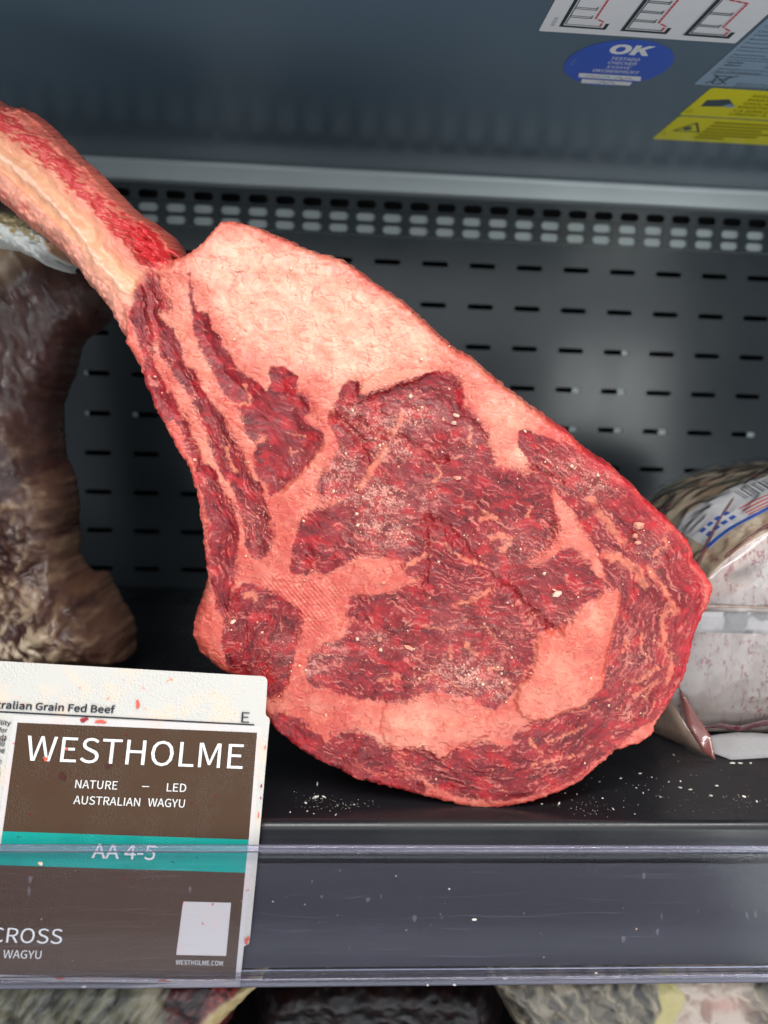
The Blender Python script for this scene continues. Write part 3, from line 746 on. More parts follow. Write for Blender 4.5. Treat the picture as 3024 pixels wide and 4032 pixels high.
YF = [(2165,1920),(2180,1980),(2198,2040),(2195,2090),(2185,2130),(2165,2160),(2125,2190),(2070,2225),(2065,2231),(2115,2221),(2165,2192),(2210,2156),(2245,2146),(2280,2175),(2325,2220),(2350,2270),(2372,2270),(2350,2190),(2320,2135),(2305,2110),(2280,2070),(2240,2015),(2190,1950)]
FLAP = [(2200,2475),(2250,2420),(2300,2380),(2370,2330),(2400,2315),(2425,2320),(2427,2370),(2415,2430),(2400,2470),(2400,2520),(2385,2560),(2372,2615),(2370,2665),(2362,2720),(2300,2757),(2215,2800),(2120,2830),(2030,2800),(2020,2720),(2085,2630),(2105,2565),(2090,2500)]
LOWFLAP = [(1500,2750),(1635,2740),(1670,2710),(1780,2725),(1880,2745),(1900,2780),(1910,2830),(1935,2885),(1890,2900),(1780,2940),(1750,2975),(1720,2985),(1700,2960),(1625,2930),(1575,2950),(1500,2900)]
TOPLIP = [(1340,1580),(1365,1530),(1415,1505),(1480,1470),(1560,1455),(1680,1450),(1740,1470),(1640,1505),(1560,1530),(1500,1565),(1420,1590),(1380,1600)]
BONE = [(-190,320),(0,400),(150,460),(400,710),(560,850),(660,920),(690,1040),(640,1075),(570,1090),(540,1150),(520,1200),(500,1270),(495,1345),(420,1250),(0,800),(-190,660)]
REDS = [(-190,335),(0,418),(40,450),(100,490),(165,540),(215,590),(285,640),(350,725),(450,820),(545,862),(625,920),(662,990),(668,1038),(640,1062),(565,1068),(500,980),(425,900),(350,815),(275,760),(225,700),(150,650),(90,610),(0,550),(-190,430)]
BCL = [(-190,500),(0,615),(125,710),(240,835),(310,905),(380,1015),(450,1100),(515,1150)]
CREASES = [([(1685,2040),(1750,2080),(1800,2130),(1850,2185),(1920,2265),(1975,2310),(2075,2395),(2125,2450),(2190,2485)],16),([(1690,2050),(1670,2150),(1685,2225),(1670,2300),(1640,2340)],6),([(1315,1640),(1390,1700),(1425,1750)],14),([(1410,1660),(1465,1700),(1530,1720),(1625,1755),(1680,1800),(1750,1815)],12),([(1425,1750),(1450,1830)],10),([(1270,1750),(1230,1810),(1165,1880),(1115,1930)],9),([(2095,1845),(2150,1880),(2210,1900)],9),([(1180,2300),(1340,2260),(1395,2225)],5)]
VEINS = [([(2615,2075),(2600,2110),(2615,2140),(2580,2165),(2570,2190)],9),([(2610,2400),(2595,2475),(2610,2500),(2590,2550),(2640,2580),(2632,2625),(2615,2675)],15),([(2310,1970),(2350,2015),(2380,2050),(2415,2100),(2450,2140)],22),([(2380,2185),(2430,2200),(2480,2230),(2515,2265),(2530,2300)],30),([(2550,2245),(2590,2300),(2620,2350),(2640,2400)],20),([(1870,2740),(1780,2680),(1715,2635),(1650,2680)],3),([(2090,3000),(2150,2985),(2250,2965)],7),([(2150,2915),(2225,2880),(2300,2850)],6),([(2075,2900),(2105,2940),(2130,2960)],7),([(2250,2800),(2310,2780)],5),([(1540,1725),(1565,1675),(1590,1630)],16),([(1525,1765),(1485,1815),(1450,1880),(1415,1920)],20),([(1680,2175),(1635,2210),(1575,2235),(1555,2265)],9),([(1920,2325),(1850,2365),(1780,2390)],12),([(1750,2140),(1800,2190),(1900,2230)],7),([(1720,1840),(1740,1870),(1710,1900)],10),([(1900,2020),(1930,2040),(1960,2040),(1895,2050)],12),([(1930,2120),(1980,2110),(2020,2120),(1975,2165)],16),([(2090,2000),(2075,2040)],9),([(1850,1690),(1845,1760)],8),([(895,1765),(905,1800),(935,1860)],13),([(970,2345),(1000,2335),(1005,2360)],16),([(1020,1740),(1045,1730)],10),([(1130,1705),(1180,1715),(1205,1725)],4),([(1140,1765),(1150,1795),(1175,1775)],5),([(970,1525),(985,1575),(995,1600),(950,1595)],9),([(1500,2680),(1575,2660)],10),([(1760,2550),(1770,2540),(1765,2580)],12),([(1830,2525),(1850,2555),(1880,2570)],16),([(1925,2635),(1965,2625)],9),([(1990,2670),(1990,2710)],9),([(1780,2470),(1710,2475),(1660,2450)],7),([(1900,2465),(1925,2480),(1940,2515)],8),([(2450,2510),(2460,2545),(2440,2565)],8),([(2520,2490),(2510,2550),(2535,2585)],7),([(2580,2620),(2500,2680),(2480,2680)],8),([(2575,2680),(2525,2760)],8),([(2560,2680),(2490,2745)],8)]

ZS = 0.3514
UNIT = ZS / 3000.0 * 1.011
FH = Vector((FWD.x, FWD.y, 0)).normalized()
org = CAM + FWD * ZS
S = Cut(OUT, 3.0, UNIT, (1512, 2016), RIGHT, UP, FH, org, (8.0, 22.0), 1)
X, Y, sd = S.X, S.Y, S.sd
# wandering edges between fat and lean
wx = X + 13 * fbm(X / 70, Y / 70, 2, 3) + 4 * pn(X / 19, Y / 19, 5) + 2.5 * pn(X / 8, Y / 8, 7)
wy = Y + 13 * fbm(X / 70, Y / 70, 3, 3) + 4 * pn(X / 19, Y / 19, 6) + 2.5 * pn(X / 8, Y / 8, 9)
MUS = [('rib_strip_muscle', STRIP1, 62), ('rib_strip_muscle', STRIP2, 62), ('inner_muscle', C_M, 40), ('centre_muscle', D_M, 20), ('eye_muscle', F_M, 8),
       ('cap_muscle', CAP, 0), ('lower_muscle', NN, 120), ('small_muscle', M1, 20), ('small_muscle', M2, 20), ('edge_muscle', M3, 30)]
msd = [sd_sub(wx, wy, chaikin(p, 1)) for _, p, _ in MUS]
msd = [m_ + (8, 8, 2, 15, 6, 15, 6, 14, 14, 18)[i] for i, m_ in enumerate(msd)]
lean_sd = np.maximum.reduce(msd)
which = np.argmax(np.stack(msd), 0)
bone_sd = sd_sub(X, Y, chaikin(BONE, 1), 90)
for _pl in (YF, FLAP): lean_sd = np.minimum(lean_sd, -sd_sub(wx, wy, chaikin(_pl, 1), 70) - 5)
sharp_sd = lean_sd

# ---- lean: grain direction per muscle, marbling flecks and threads
th = np.zeros(X.shape, np.float32)
for i, (_, _, a) in enumerate(MUS): th[which == i] = R(a)
u = wx * np.cos(th) + wy * np.sin(th); v = -wx * np.sin(th) + wy * np.cos(th)
v = v + 70 * fbm(X / 260, Y / 260, 11, 2) + 16 * fbm(X / 70, Y / 70, 10, 2)
cap = which == 5
ang = np.arctan2(wy - 2300, wx - 1850)
u[cap] = ang[cap] * 620; v[cap] = sd[cap] + 14 * fbm(X[cap] / 90, Y[cap] / 90, 8, 3)
g1 = fbm(u / 46, v / 12, 12, 4)                       # grain
fine = fbm(u / 9, v / 5, 15, 2)
zone = 0.30 * fbm(X / 150, Y / 150, 16, 3)
fleck = fbm(u / 52 + 0.9 * pn(X / 34, Y / 34, 3), v / 11.5 + 0.5 * pn(X / 22, Y / 22, 4), 13, 3) + zone
fleck2 = fbm(u / 15, v / 6.5, 17, 2) + 0.6 * zone
thread = 1 - np.abs(fbm(u / 80 + 0.8 * pn(X / 40, Y / 40, 3), v / 26 + 0.5 * pn(X / 30, Y / 30, 8), 14, 3)) * 3.0 + 0.4 * zone
thr2 = 1 - np.abs(fbm(X / 62 + 0.7 * pn(X / 30, Y / 30, 31), Y / 40, 32, 2)) * 3.4
marb = np.zeros(X.shape, np.float32)
for i, (fa, fb_, fc_) in enumerate(((.14, .05, .06), (.14, .05, .06), (.035, .02, .02), (.13, .06, .05), (.19, .08, .08), (.22, .06, .12), (.05, .04, .0), (.16, .06, .08), (.16, .06, .08), (.10, .05, .06))):
    sel = (which == i) & (lean_sd > 0)
    if not sel.any(): continue
    a_ = ss(-0.03, 0.17, fleck[sel] - np.quantile(fleck[sel], 1 - fa)); b_ = ss(0, 0.12, fleck2[sel] - np.quantile(fleck2[sel], 1 - fb_))
    m_ = np.maximum(a_, b_ * 0.5)
    if fc_: m_ = np.maximum(m_, 0.7 * ss(0, 0.14, thread[sel] - np.quantile(thread[sel], 1 - fc_)))
    if i == 6: m_ = np.maximum(m_, ss(0.84, 0.99, thr2[sel]))
    marb[sel] = m_
vein = np.zeros(X.shape, np.float32)
for pts, w in VEINS:
    d = line_dist(wx, wy, chaikin(pts, 2, False), 60)
    vein = np.maximum(vein, (1 - ss(w * 0.25, w * 0.8 + 4, d + 0.6 * w * pn(X / 30, Y / 30, 22) + 7 * pn(X / 11, Y / 11, 21))) * np.clip(0.9 + 0.8 * pn(X / 40, Y / 40, 23), 0.2, 1))
crease = np.zeros(X.shape, np.float32)
for pts, w in CREASES:
    d = line_dist(wx, wy, chaikin(pts, 2, False), 90)
    crease = np.maximum(crease, (1 - ss(0, w * 2.0, d + 9 * pn(X / 30, Y / 30, 24))) * np.clip(0.85 + 0.5 * pn(X / 60, Y / 60, 25), 0.45, 1) * min(1.0, w / 14.0))
# the border is feathered along the grain: crisp in places, frayed in others
fray = ss(-0.15, 0.40, fbm(X / 110, Y / 110, 19, 2)) * np.where(which == 2, 0.4, 1.0)
lean_sd = lean_sd - (5 + 30 * fray) * np.clip(fleck2 + 0.7 * fleck, -0.5, 0.5) * ss(-60, -5, lean_sd)
soft = 5 + 13 * fray
fat = 1 - ss(-soft, soft, lean_sd)
# pale dusting of saw crumbs smeared over the lean
DUST = ((1500, 1960, 110, 70, 1.0), (1470, 2060, 90, 90, .8), (1560, 2110, 70, 60, .8), (1500, 1690, 140, 80, .7), (1620, 1640, 120, 60, .7), (1560, 1780, 100, 50, .7), (1690, 1960, 60, 90, .6),
        (1830, 2660, 160, 90, .9), (1950, 2700, 70, 60, .8), (1640, 2560, 60, 40, .5), (1230, 2620, 60, 60, .7), (1300, 2560, 80, 60, .6), (1480, 2520, 80, 50, .4), (2330, 1900, 120, 60, .7), (2230, 1830, 90, 40, .5), (1330, 1850, 80, 90, .8),
        (1390, 1620, 80, 50, .6), (1010, 2120, 40, 70, .4), (1340, 1960, 120, 30, .8), (2020, 2150, 110, 90, .45), (2560, 2180, 60, 90, .4), (1100, 2560, 60, 80, .35), (2200, 2420, 120, 60, .35), (1950, 2450, 200, 90, .3), (1850, 1720, 60, 90, .4),
        (2480, 2620, 120, 160, .35), (1180, 2780, 110, 40, .4))
dust = np.zeros(X.shape, np.float32)
for x, y, rx, ry, k in DUST:
    dust = np.maximum(dust, k * np.exp(-(((X - x) / rx) ** 2 + ((Y - y) / ry) ** 2) * 0.9))
grain = fbm(X / 8, Y / 8, 41, 2)
dustm = np.clip(dust * 1.1, 0, 1) * np.clip(0.12 + ss(0.0, 0.28, grain * 0.7 + 0.7 * fbm(X / 30, Y / 30, 42, 3) + 0.35 * (dust - 0.55)), 0, 1) * 0.85

deep, mid, bright, dull = L3(90, 10, 17), L3(150, 27, 35), L3(182, 28, 36), L3(134, 50, 53)
t = np.clip(0.45 + 0.9 * g1 + 0.12 * fine + 0.8 * fbm(u / 120, v / 36, 53, 3), 0, 1)[:, None]
lean_c = deep * (1 - t) + mid * t
k = ss(0.0, 0.45, fbm(X / 150, Y / 150, 51, 3))[:, None]; lean_c = lean_c * (1 - 0.55 * k) + dull * 0.55 * k
k = ss(0.05, 0.40, fbm(X / 85, Y / 60, 52, 3))[:, None]; lean_c = lean_c * (1 - 0.65 * k) + bright * 0.65 * k
k = (crease * 0.85)[:, None]; lean_c = lean_c * (1 - k) + L3(146, 10, 22) * k
mt_ = np.clip(0.5 + fbm(X / 60, Y / 60, 54, 2) + 0.5 * fine, 0, 1)[:, None]
mcol = L3(190, 86, 82) * (1 - mt_) + L3(214, 128, 112) * mt_
k = np.clip(marb * (0.70 + 0.2 * fine), 0, 0.9)[:, None]; lean_c = lean_c * (1 - k) + mcol * k
k = (vein * 0.9)[:, None]; lean_c = lean_c * (1 - k) + L3(210, 116, 90) * (1 + 0.15 * grain[:, None]) * k
k = dustm[:, None]; lean_c = lean_c * (1 - k) + (L3(208, 128, 112) * 0.5 + L3(222, 168, 152) * 0.5 * (1 + fine[:, None])) * k

# ---- fat: cream lobules in the cap, salmon seams, red along the cut edge
PALE = ((1130, 1130, 330, 170, 1.0), (1420, 1340, 280, 190, 1.0), (1500, 1280, 200, 150, .8), (1250, 1420, 260, 110, .7), (960, 960, 120, 90, .9), (1960, 1650, 110, 120, .75), (2030, 1800, 60, 50, .9), (1640, 2830, 160, 60, .8), (1560, 2900, 160, 60, .6),
        (1880, 2870, 100, 60, .45), (2340, 2430, 60, 80, .5), (760, 1200, 90, 120, .6), (800, 1600, 70, 160, .55), (880, 1850, 60, 160, .45), (1000, 1650, 60, 140, .5), (1250, 1900, 90, 90, .4), (2220, 2060, 40, 90, .6), (2150, 2700, 120, 120, .3), (1350, 1560, 60, 50, .6), (840, 1420, 70, 90, .7))
pale = np.zeros(X.shape, np.float32)
for x, y, rx, ry, k in PALE:
    pale = np.maximum(pale, k * np.exp(-(((X - x) / rx) ** 2 + ((Y - y) / ry) ** 2) * 0.8))
CAPFAT = [(700, 1040), (880, 880), (1310, 1020), (1640, 1260), (1800, 1400), (1740, 1450), (1560, 1450), (1420, 1500), (1340, 1560), (1250, 1500), (1110, 1440), (960, 1400), (880, 1310), (800, 1160)]
pale = np.maximum(pale, 0.94 * ss(-50, 70, sd_sub(X, Y, chaikin(CAPFAT, 1), 90)))
fx, fy = X + 22 * fbm(X / 70, Y / 70, 61, 3), Y + 22 * fbm(X / 70, Y / 70, 62, 3)
wb, wv = worley(fx / 70, fy / 84, 3)
wb2, wv2 = worley(fx / 27, fy / 34, 5)
lob = ss(0.0, 0.16, wb)
b1, b2, b3 = fbm(X / 170, Y / 170, 63, 3), fbm(X / 60, Y / 60, 64, 3), fbm(X / 18, Y / 18, 60, 3)
pf = np.clip(pale * 0.76 + 0.20 * (wv - 0.5) * pale + 0.14 * (wv2 - 0.5) * (0.2 + 0.8 * pale) + (0.50 - 0.25 * pale) * b1 + 0.30 * b2 + 0.08 * b3 + 0.08, 0, 1)[:, None]
salmon, peach, cream = L3(197, 83, 69), L3(217, 130, 107), L3(227, 181, 153)
fat_c = np.where(pf < 0.5, salmon + (peach - salmon) * pf * 2, peach + (cream - peach) * (pf * 2 - 1))
k = ((1 - ss(0.0, 0.06, wb)) * 0.55 * ss(0.0, 0.4, fbm(X / 90, Y / 90, 65, 2)) + (1 - ss(0, 0.09, wb2)) * 0.22 * ss(-0.1, 0.3, fbm(X / 120, Y / 120, 59, 2)))[:, None]
fat_c = fat_c * (1 - k) + L3(190, 80, 60) * k
k = (ss(0.12, 0.50, fbm(X / 85, Y / 85, 66, 4)) * 0.62 * (1 - 0.65 * pale))[:, None]; fat_c = fat_c * (1 - k) + L3(188, 52, 42) * k
streak = 1 - np.abs(fbm(fx / 130, fy / 36, 67, 3)) * 5
k = (ss(0.70, 1.0, streak) * 0.45 * (1 - 0.6 * pale))[:, None]; fat_c = fat_c * (1 - k) + L3(182, 52, 42) * k
streak2 = 1 - np.abs(fbm(fx / 90, fy / 44, 58, 3)) * 5
k = (ss(0.72, 1.0, streak2) * 0.42)[:, None]; fat_c = fat_c * (1 - k) + L3(230, 156, 122) * k
fat_c = fat_c * (1 + 0.04 * grain[:, None])
fl_ = sd_sub(wx, wy, chaikin(FLAP, 1), 60); lf_ = sd_sub(wx, wy, chaikin(LOWFLAP, 1), 60); tl_ = sd_sub(wx, wy, chaikin(TOPLIP, 1), 60)
k = (np.exp(-(np.abs(lf_) / 7.0) ** 2) * 0.4)[:, None]; fat_c = fat_c * (1 - k) + L3(196, 60, 52) * k
k = (ss(-4, 14, fl_) * 0.15)[:, None]; fat_c = fat_c * (1 - k) + L3(224, 130, 100) * k
k = (ss(-4, 14, tl_) * 0.5)[:, None]; fat_c = fat_c * (1 - k) + L3(222, 136, 108) * k
rimk = np.exp(-sd / 24.0) * np.clip(0.55 + 1.3 * fbm(X / 60, Y / 60, 68, 3), 0, 1.0)
rimk = rimk * np.where(X > 2150, 1.0, np.where(Y > 2900, 0.6, 0.55))
rw = np.exp(-sd / 40.0) * ss(2080, 2240, X) * ss(2840, 2640, Y) * np.clip(0.75 + 1.5 * fbm(X / 46, Y / 46, 69, 3), 0, 1)

col = fat_c * fat[:, None] + lean_c * (1 - fat[:, None])
k = np.clip(rimk * 0.75, 0, 1)[:, None]; col = col * (1 - k) + L3(214, 56, 56) * k
k = np.clip(rw * 0.85, 0, 1)[:, None]; col = col * (1 - k) + L3(190, 32, 44) * k

# ---- bone: pink periosteum, tan shaft, a ridge with its highlight painted in paler, feathery red tissue along its upper side
bd = line_dist(X, Y, chaikin(BCL, 2, False), 260)
bx, by = np.array(BCL[0]), np.array(BCL[-1])
side = np.sign((by[0] - bx[0]) * (Y - bx[1]) - (by[1] - bx[1]) * (X - bx[0]))      # + below the ridge
ac = -side * bd + 26 * fbm(X / 90, Y / 90, 71, 4)
al = (X * 0.68 + Y * 0.73)
def grad(stops, val):
    o = np.zeros((len(val), 3), np.float32)
    xs = [s_[0] for s_ in stops]
    for c in range(3): o[:, c] = np.interp(val, xs, [s_[1][c] for s_ in stops])
    return o
bone_c = grad([(-170, L3(212, 114, 98)), (-110, L3(224, 142, 120)), (-60, L3(230, 160, 136)), (-20, L3(228, 160, 130)), (0, L3(234, 186, 156)), (12, L3(229, 172, 140)), (30, L3(224, 164, 124)), (58, L3(226, 158, 126)), (90, L3(220, 136, 112)), (150, L3(214, 116, 98)), (260, L3(208, 102, 86))], ac)
st = fbm(al / 90, ac / 12, 72, 3)
bone_c = bone_c * (1 + 0.07 * st[:, None] + 0.16 * fbm(X / 40, Y / 40, 77, 3)[:, None])
k = (ss(0.10, 0.5, fbm(X / 55, Y / 55, 73, 3)) * ss(20, -60, ac) * 0.55)[:, None]; bone_c = bone_c * (1 - k) + L3(208, 92, 80) * k
red_sd = sd_sub(wx, wy, chaikin(REDS, 1), 60)
rl = line_dist(wx, wy, chaikin([(-190, 370), (0, 470), (160, 590), (290, 705), (420, 850), (540, 960), (620, 1010)], 2, False), 150)
ca, sa = math.cos(R(24)), math.sin(R(24))
fea = fbm((X * ca + Y * sa) / 48, (-X * sa + Y * ca) / 11 + 0.8 * fbm(X / 30, Y / 30, 74, 2), 75, 3)
clump = fbm(X / 80, Y / 80, 78, 3)
k = (ss(0, 0.24, fea + 0.45 * clump + 0.52 - rl / 105.0 - 0.13 + 0.35 * ss(420, 600, X)) * 0.85 * ss(-25, 10, red_sd))[:, None]
bone_c = bone_c * (1 - k) + (L3(184, 22, 38) * 0.6 + L3(214, 60, 66) * 0.4) * k
k = (ss(430, 600, X) * ss(0, 20, red_sd) * np.clip(0.45 + 1.2 * fea, 0, 1))[:, None]; bone_c = bone_c * (1 - k) + L3(204, 26, 36) * k
bk = ss(-26, 26, bone_sd + 30 * fbm(X / 50, Y / 50, 76, 3))[:, None]
col = col * (1 - bk) + bone_c * bk
col = np.clip(col, 0.002, 0.95)

# ---- relief (depth behind the reference face, pattern units; positive = away from the aisle)
bz = bk[:, 0]
bulb = np.exp(-(((X - 810) / 90) ** 2 + ((Y - 2480) / 170) ** 2))
rgh = 1 + 0.5 * fbm(X / 70, Y / 70, 85, 3)
rad = (22 + 86 * bz + 60 * bulb + 16 * ss(1450, 1600, X) * ss(1850, 1750, Y)) * rgh
dep = (24 + 52 * bz + 44 * bulb + 16 * ss(1450, 1600, X) * ss(1850, 1750, Y)) * rgh
tt = np.clip(sd / rad, 0, 1)
d = dep * (1 - np.sqrt(np.maximum(0, 1 - (1 - tt) ** 2)))
d_edge = dep.copy()
d = d - 16 * fbm(X / 330, Y / 330, 81, 3) * ss(0, 60, sd)
lean_in = ss(-2, 30, lean_sd) * (1 - bz)
d = d + 4 * ss(-16, 16, lean_sd) * (1 - bz) * ss(0, 40, sd)
smoothm = np.where(which == 2, 0.5, 1.0)
d = d + lean_in * smoothm * (3.4 * g1 + 1.0 * fine - 2.0 * marb - 16 * fbm(u / 150, v / 80, 84, 3))
d = d + 20 * crease * (1 - bz) * ss(0, 40, sd)
d = d - 3 * vein * (1 - fat)
d = d - dustm * (1 - fat) * 5 * (0.4 + grain)
inner = ss(-6, 70, msd[2])
d = d + 20 * inner + 9 * ss(-8, 46, msd[0]) + 8 * ss(-8, 46, msd[1])
d = d + 20 * ss(-4, 40, msd[3]) * ss(1760, 1560, Y) 
d = d + 12 * ss(0, 80, msd[3]) * ss(1960, 2060, Y)
d = d - 13 * ss(-8, 14, fl_) - 7 * ss(-8, 14, lf_) - 12 * ss(-5, 10, tl_)
fm = fat * (1 - bz) * ss(0, 40, sd)
d = d + fm * (-1.6 * lob * ss(0.0, 0.4, fbm(X / 90, Y / 90, 65, 2)) - 10 * fbm(X / 110, Y / 110, 82, 3) - 0.9 * b3 - 0.5 * fbm(X / 9, Y / 9, 83, 2) + 4 * ss(0.8, 1.0, streak) - 2.0 * (wv2 - 0.5) * ss(0, 0.2, wb2))
# weave of dimples pressed into the fat by the tray liner
dm = ss(0, 60, sd_sub(X, Y, [(1000, 2230), (1200, 2240), (1420, 2290), (1340, 2420), (1250, 2540), (1180, 2520), (1120, 2400), (1020, 2330)], 60))
d = d - dm * fm * 2.6 * (np.cos((X * 0.995 + Y * 0.08) * 2 * np.pi / 19.5) * np.cos((Y * 0.995 - X * 0.08) * 2 * np.pi / 19.5))
# strips of rib meat torn in steps; bone ridges
d = d + bz * (2 * st + 8 * fbm(X / 90, Y / 90, 79, 2) - 9 * fea * ss(0, 20, red_sd) - 9 * np.exp(-(ac / 14.0) ** 2) + 12 * np.exp(-((ac - 42) / 26.0) ** 2) - 14 * ss(-5, 30, red_sd - 10 + 20 * clump) - 34 * ss(470, 560, X) * ss(0, 24, red_sd) * (0.3 + fbm((X * ca + Y * sa) / 40, (-X * sa + Y * ca) / 17, 86, 3)))
Tt = 400 - 190 * ss(760, 500, X * 0.55 + Y * 0.45)

base = np.array((0.05, 0.335, 0.0))
steak = empty('tomahawk_steak', tuple(base), 'raw bone-in tomahawk rib steak standing upright on the black shelf', 'steak')
P3 = S.world(X, Y, d) - base
M_FAT = meat_mat('beef_fat', 0.42, 0.22, 0.0016, 900, 0.08, 0.45, 0.30)
M_LEAN = meat_mat('beef_lean', 0.40, 0.06, 0.0006, 1500, 0.20, 0.32, 0.20)
M_BONE = meat_mat('rib_bone_tissue', 0.40, 0.16, 0.0012, 900, 0.08, 0.45)
fc = S.F
vf = (sharp_sd[fc].mean(1) < 0)
vb = (bz[fc].mean(1) > 0.5)
reg = np.where(vb, 100, np.where(vf, 99, np.median(which[fc], 1).astype(int)))
def keep_largest(r_):
    fi = np.nonzero(reg == r_)[0]
    if not len(fi): return
    u_, inv_ = np.unique(fc[fi], return_inverse=True); q_ = inv_.reshape(-1, 4); lb_ = np.arange(len(u_))
    for _ in range(400):
        m_ = lb_[q_].min(1); n_ = lb_.copy()
        for c_ in range(4): np.minimum.at(n_, q_[:, c_], m_)
        n_ = n_[n_]
        if (n_ == lb_).all(): break
        lb_ = n_
    fl = lb_[q_[:, 0]]; v_, ct = np.unique(fl, return_counts=True)
    reg[fi[fl != v_[np.argmax(ct)]]] = 99
for r_ in [100] + list(range(len(MUS))): keep_largest(r_)
lab = {5: 'dark red marbled cap muscle round the outer edge', 4: 'large marbled eye of the steak', 2: 'dark red hollow muscle beside the rib strips', 6: 'veined muscle at the lower left end'}
for r_, nm, mt in [(100, 'rib_bone', M_BONE), (99, 'fat', M_FAT)] + [(i, m_[0], M_LEAN) for i, m_ in enumerate(MUS)]:
    sel = reg == r_
    if not sel.any(): continue
    o = link(nm, S.faces_to_mesh(nm, P3, col, sel), mt, steak)
    if r_ in lab: o['label'] = lab[r_]
    if r_ == 100: o['label'] = 'long bare rib bone with red tissue along its upper side'
    if r_ == 99: o['label'] = 'pink and cream fat cap and seams'
link('rim', S.back('rim', d, Tt, col * 0.97, 14, base), M_FAT, steak)
SB = Cut(OUT, 14.0, UNIT, (1512, 2016), RIGHT, UP, FH, org)
Tb = 400 - 190 * ss(760, 500, SB.X * 0.55 + SB.Y * 0.45)
db = Tb - SB.rounded(60, Tb * 0.45)
me = SB.faces_to_mesh('back_face', SB.world(SB.X, SB.Y, db) - base, np.tile(L3(200, 92, 80), (len(SB.X), 1)), np.ones(len(SB.F), bool))
link('back_face', me, M_FAT, steak)
# a torn shred at the end of the bone tissue
bm = bmesh.new()
sp = [(655, 985), (670, 992), (684, 1000), (696, 1010), (703, 1020)]
ring0 = None
for i, (x, y) in enumerate(sp):
    r_ = (9, 8, 6, 4.5, 1.5)[i] * UNIT
    c_ = Vector(S.world(np.array([x]), np.array([y]), np.array([60.0]))[0] - base)
    ring = [bm.verts.new(c_ + RIGHT * r_ * math.cos(a) * 0.7 + UP * r_ * math.sin(a) + FH * r_ * 0.5 * math.cos(a)) for a in np.linspace(0, 2 * math.pi, 8, endpoint=False)]
    if ring0:
        for j in range(8): bm.faces.new((ring0[j], ring0[(j + 1) % 8], ring[(j + 1) % 8], ring[j]))
    ring0 = ring
bm.faces.new(ring0)
M_RED = simple('torn_tissue', lin(196, 34, 40), 0.35, 0.3, 600)
link('torn_shred', bm_mesh('torn_shred', bm, True), M_RED, steak)

# ---- crumbs clinging to the face
def crumb_mesh(name, seed, n=1):
    r_ = random.Random(seed); bm = bmesh.new()
    bmesh.ops.create_icosphere(bm, subdivisions=1, radius=1.0)
    for v_ in bm.verts: v_.co *= r_.uniform(0.6, 1.25)
    sx, sy, sz = r_.uniform(0.8, 1.4), r_.uniform(0.6, 1.0), r_.uniform(0.5, 0.9)
    for v_ in bm.verts: v_.co = Vector((v_.co.x * sx, v_.co.y * sy, v_.co.z * sz))
    return bm_mesh(name, bm)
CRUMBS = [crumb_mesh('crumb', i) for i in range(8)]
M_CR_F = simple('crumb_fat', lin(236, 196, 170), 0.5, 0.2, 900); M_CR_P = simple('crumb_pink', lin(224, 150, 126), 0.5, 0.2, 900); M_CR_W = simple('crumb_white', lin(226, 222, 208), 0.55, 0.15, 900)
def at_face(x, y, lift=0.0):
    i = int(np.argmin((X - x) ** 2 + (Y - y) ** 2))
    return Vector(P3[i] + base) - FH * lift
def single_crumb(name, loc, size, m, label, cat, group, seed, stretch=(1, 1, 1), rz=None):
    me = CRUMBS[seed % 8].copy(); me.materials.clear(); me.materials.append(m)
    o = link(name, me); o.location = loc; r_ = random.Random(seed)
    o.rotation_euler = (r_.uniform(-.5, .5), r_.uniform(-.5, .5), r_.uniform(0, 6.2)) if rz is None else (0, 0, rz)
    o.scale = tuple(size * s_ for s_ in stretch)
    return tag(o, label, cat, group)
for i, (x, y, s_, m, lb) in enumerate((
        (1797, 1885, 16, M_CR_P, 'orange pink fat crumb on the upper centre of the steak face'), (1793, 1642, 19, M_CR_F, 'largest pale fat curl on the steak below the top flap'),
        (1783, 1668, 15, M_CR_F, 'pale fat crumb just below the largest fat curl'), (2186, 2333, 21, M_CR_F, 'cream fat crumb right of the diagonal crease in the steak'),
        (2174, 2318, 13, M_CR_F, 'small cream crumb touching the larger cream crumb'), (2502, 2068, 26, M_CR_P, 'broad ragged pink fat flake on the cap muscle near the right edge'),
        (2490, 2110, 20, M_CR_P, 'pink fat flake just below the broad ragged flake'), (2505, 2135, 14, M_CR_P, 'lowest small pink flake in the row on the cap muscle'),
        (942, 1077, 8, M_CR_F, 'tiny white crumb on the pale fat cap'), (1767, 1370, 10, M_CR_F, 'white crumb standing on the upper right rim of the steak'), (1657, 1418, 13, M_CR_F, 'pale crumb on the fat near the end of the top flap'),
        (926, 2442, 13, M_CR_F, 'pale crumb on the veined muscle at the lower left'), (1230, 2245, 9, M_CR_P, 'small pink crumb in the gap of the middle muscle'), (1510, 2290, 12, M_CR_P, 'oblong pink crumb on the fat patch in the middle'), (1608, 2545, 18, M_CR_P, 'pink crumb on the eye muscle'), (1495, 2510, 16, M_CR_P, 'brownish pink crumb at the left of the eye muscle'))):
    single_crumb('fat_crumb', at_face(x, y, 0.0006), s_ * UNIT, m, lb, 'crumb', 'larger crumbs on the steak face', i + 3, (1, 1, 0.8))
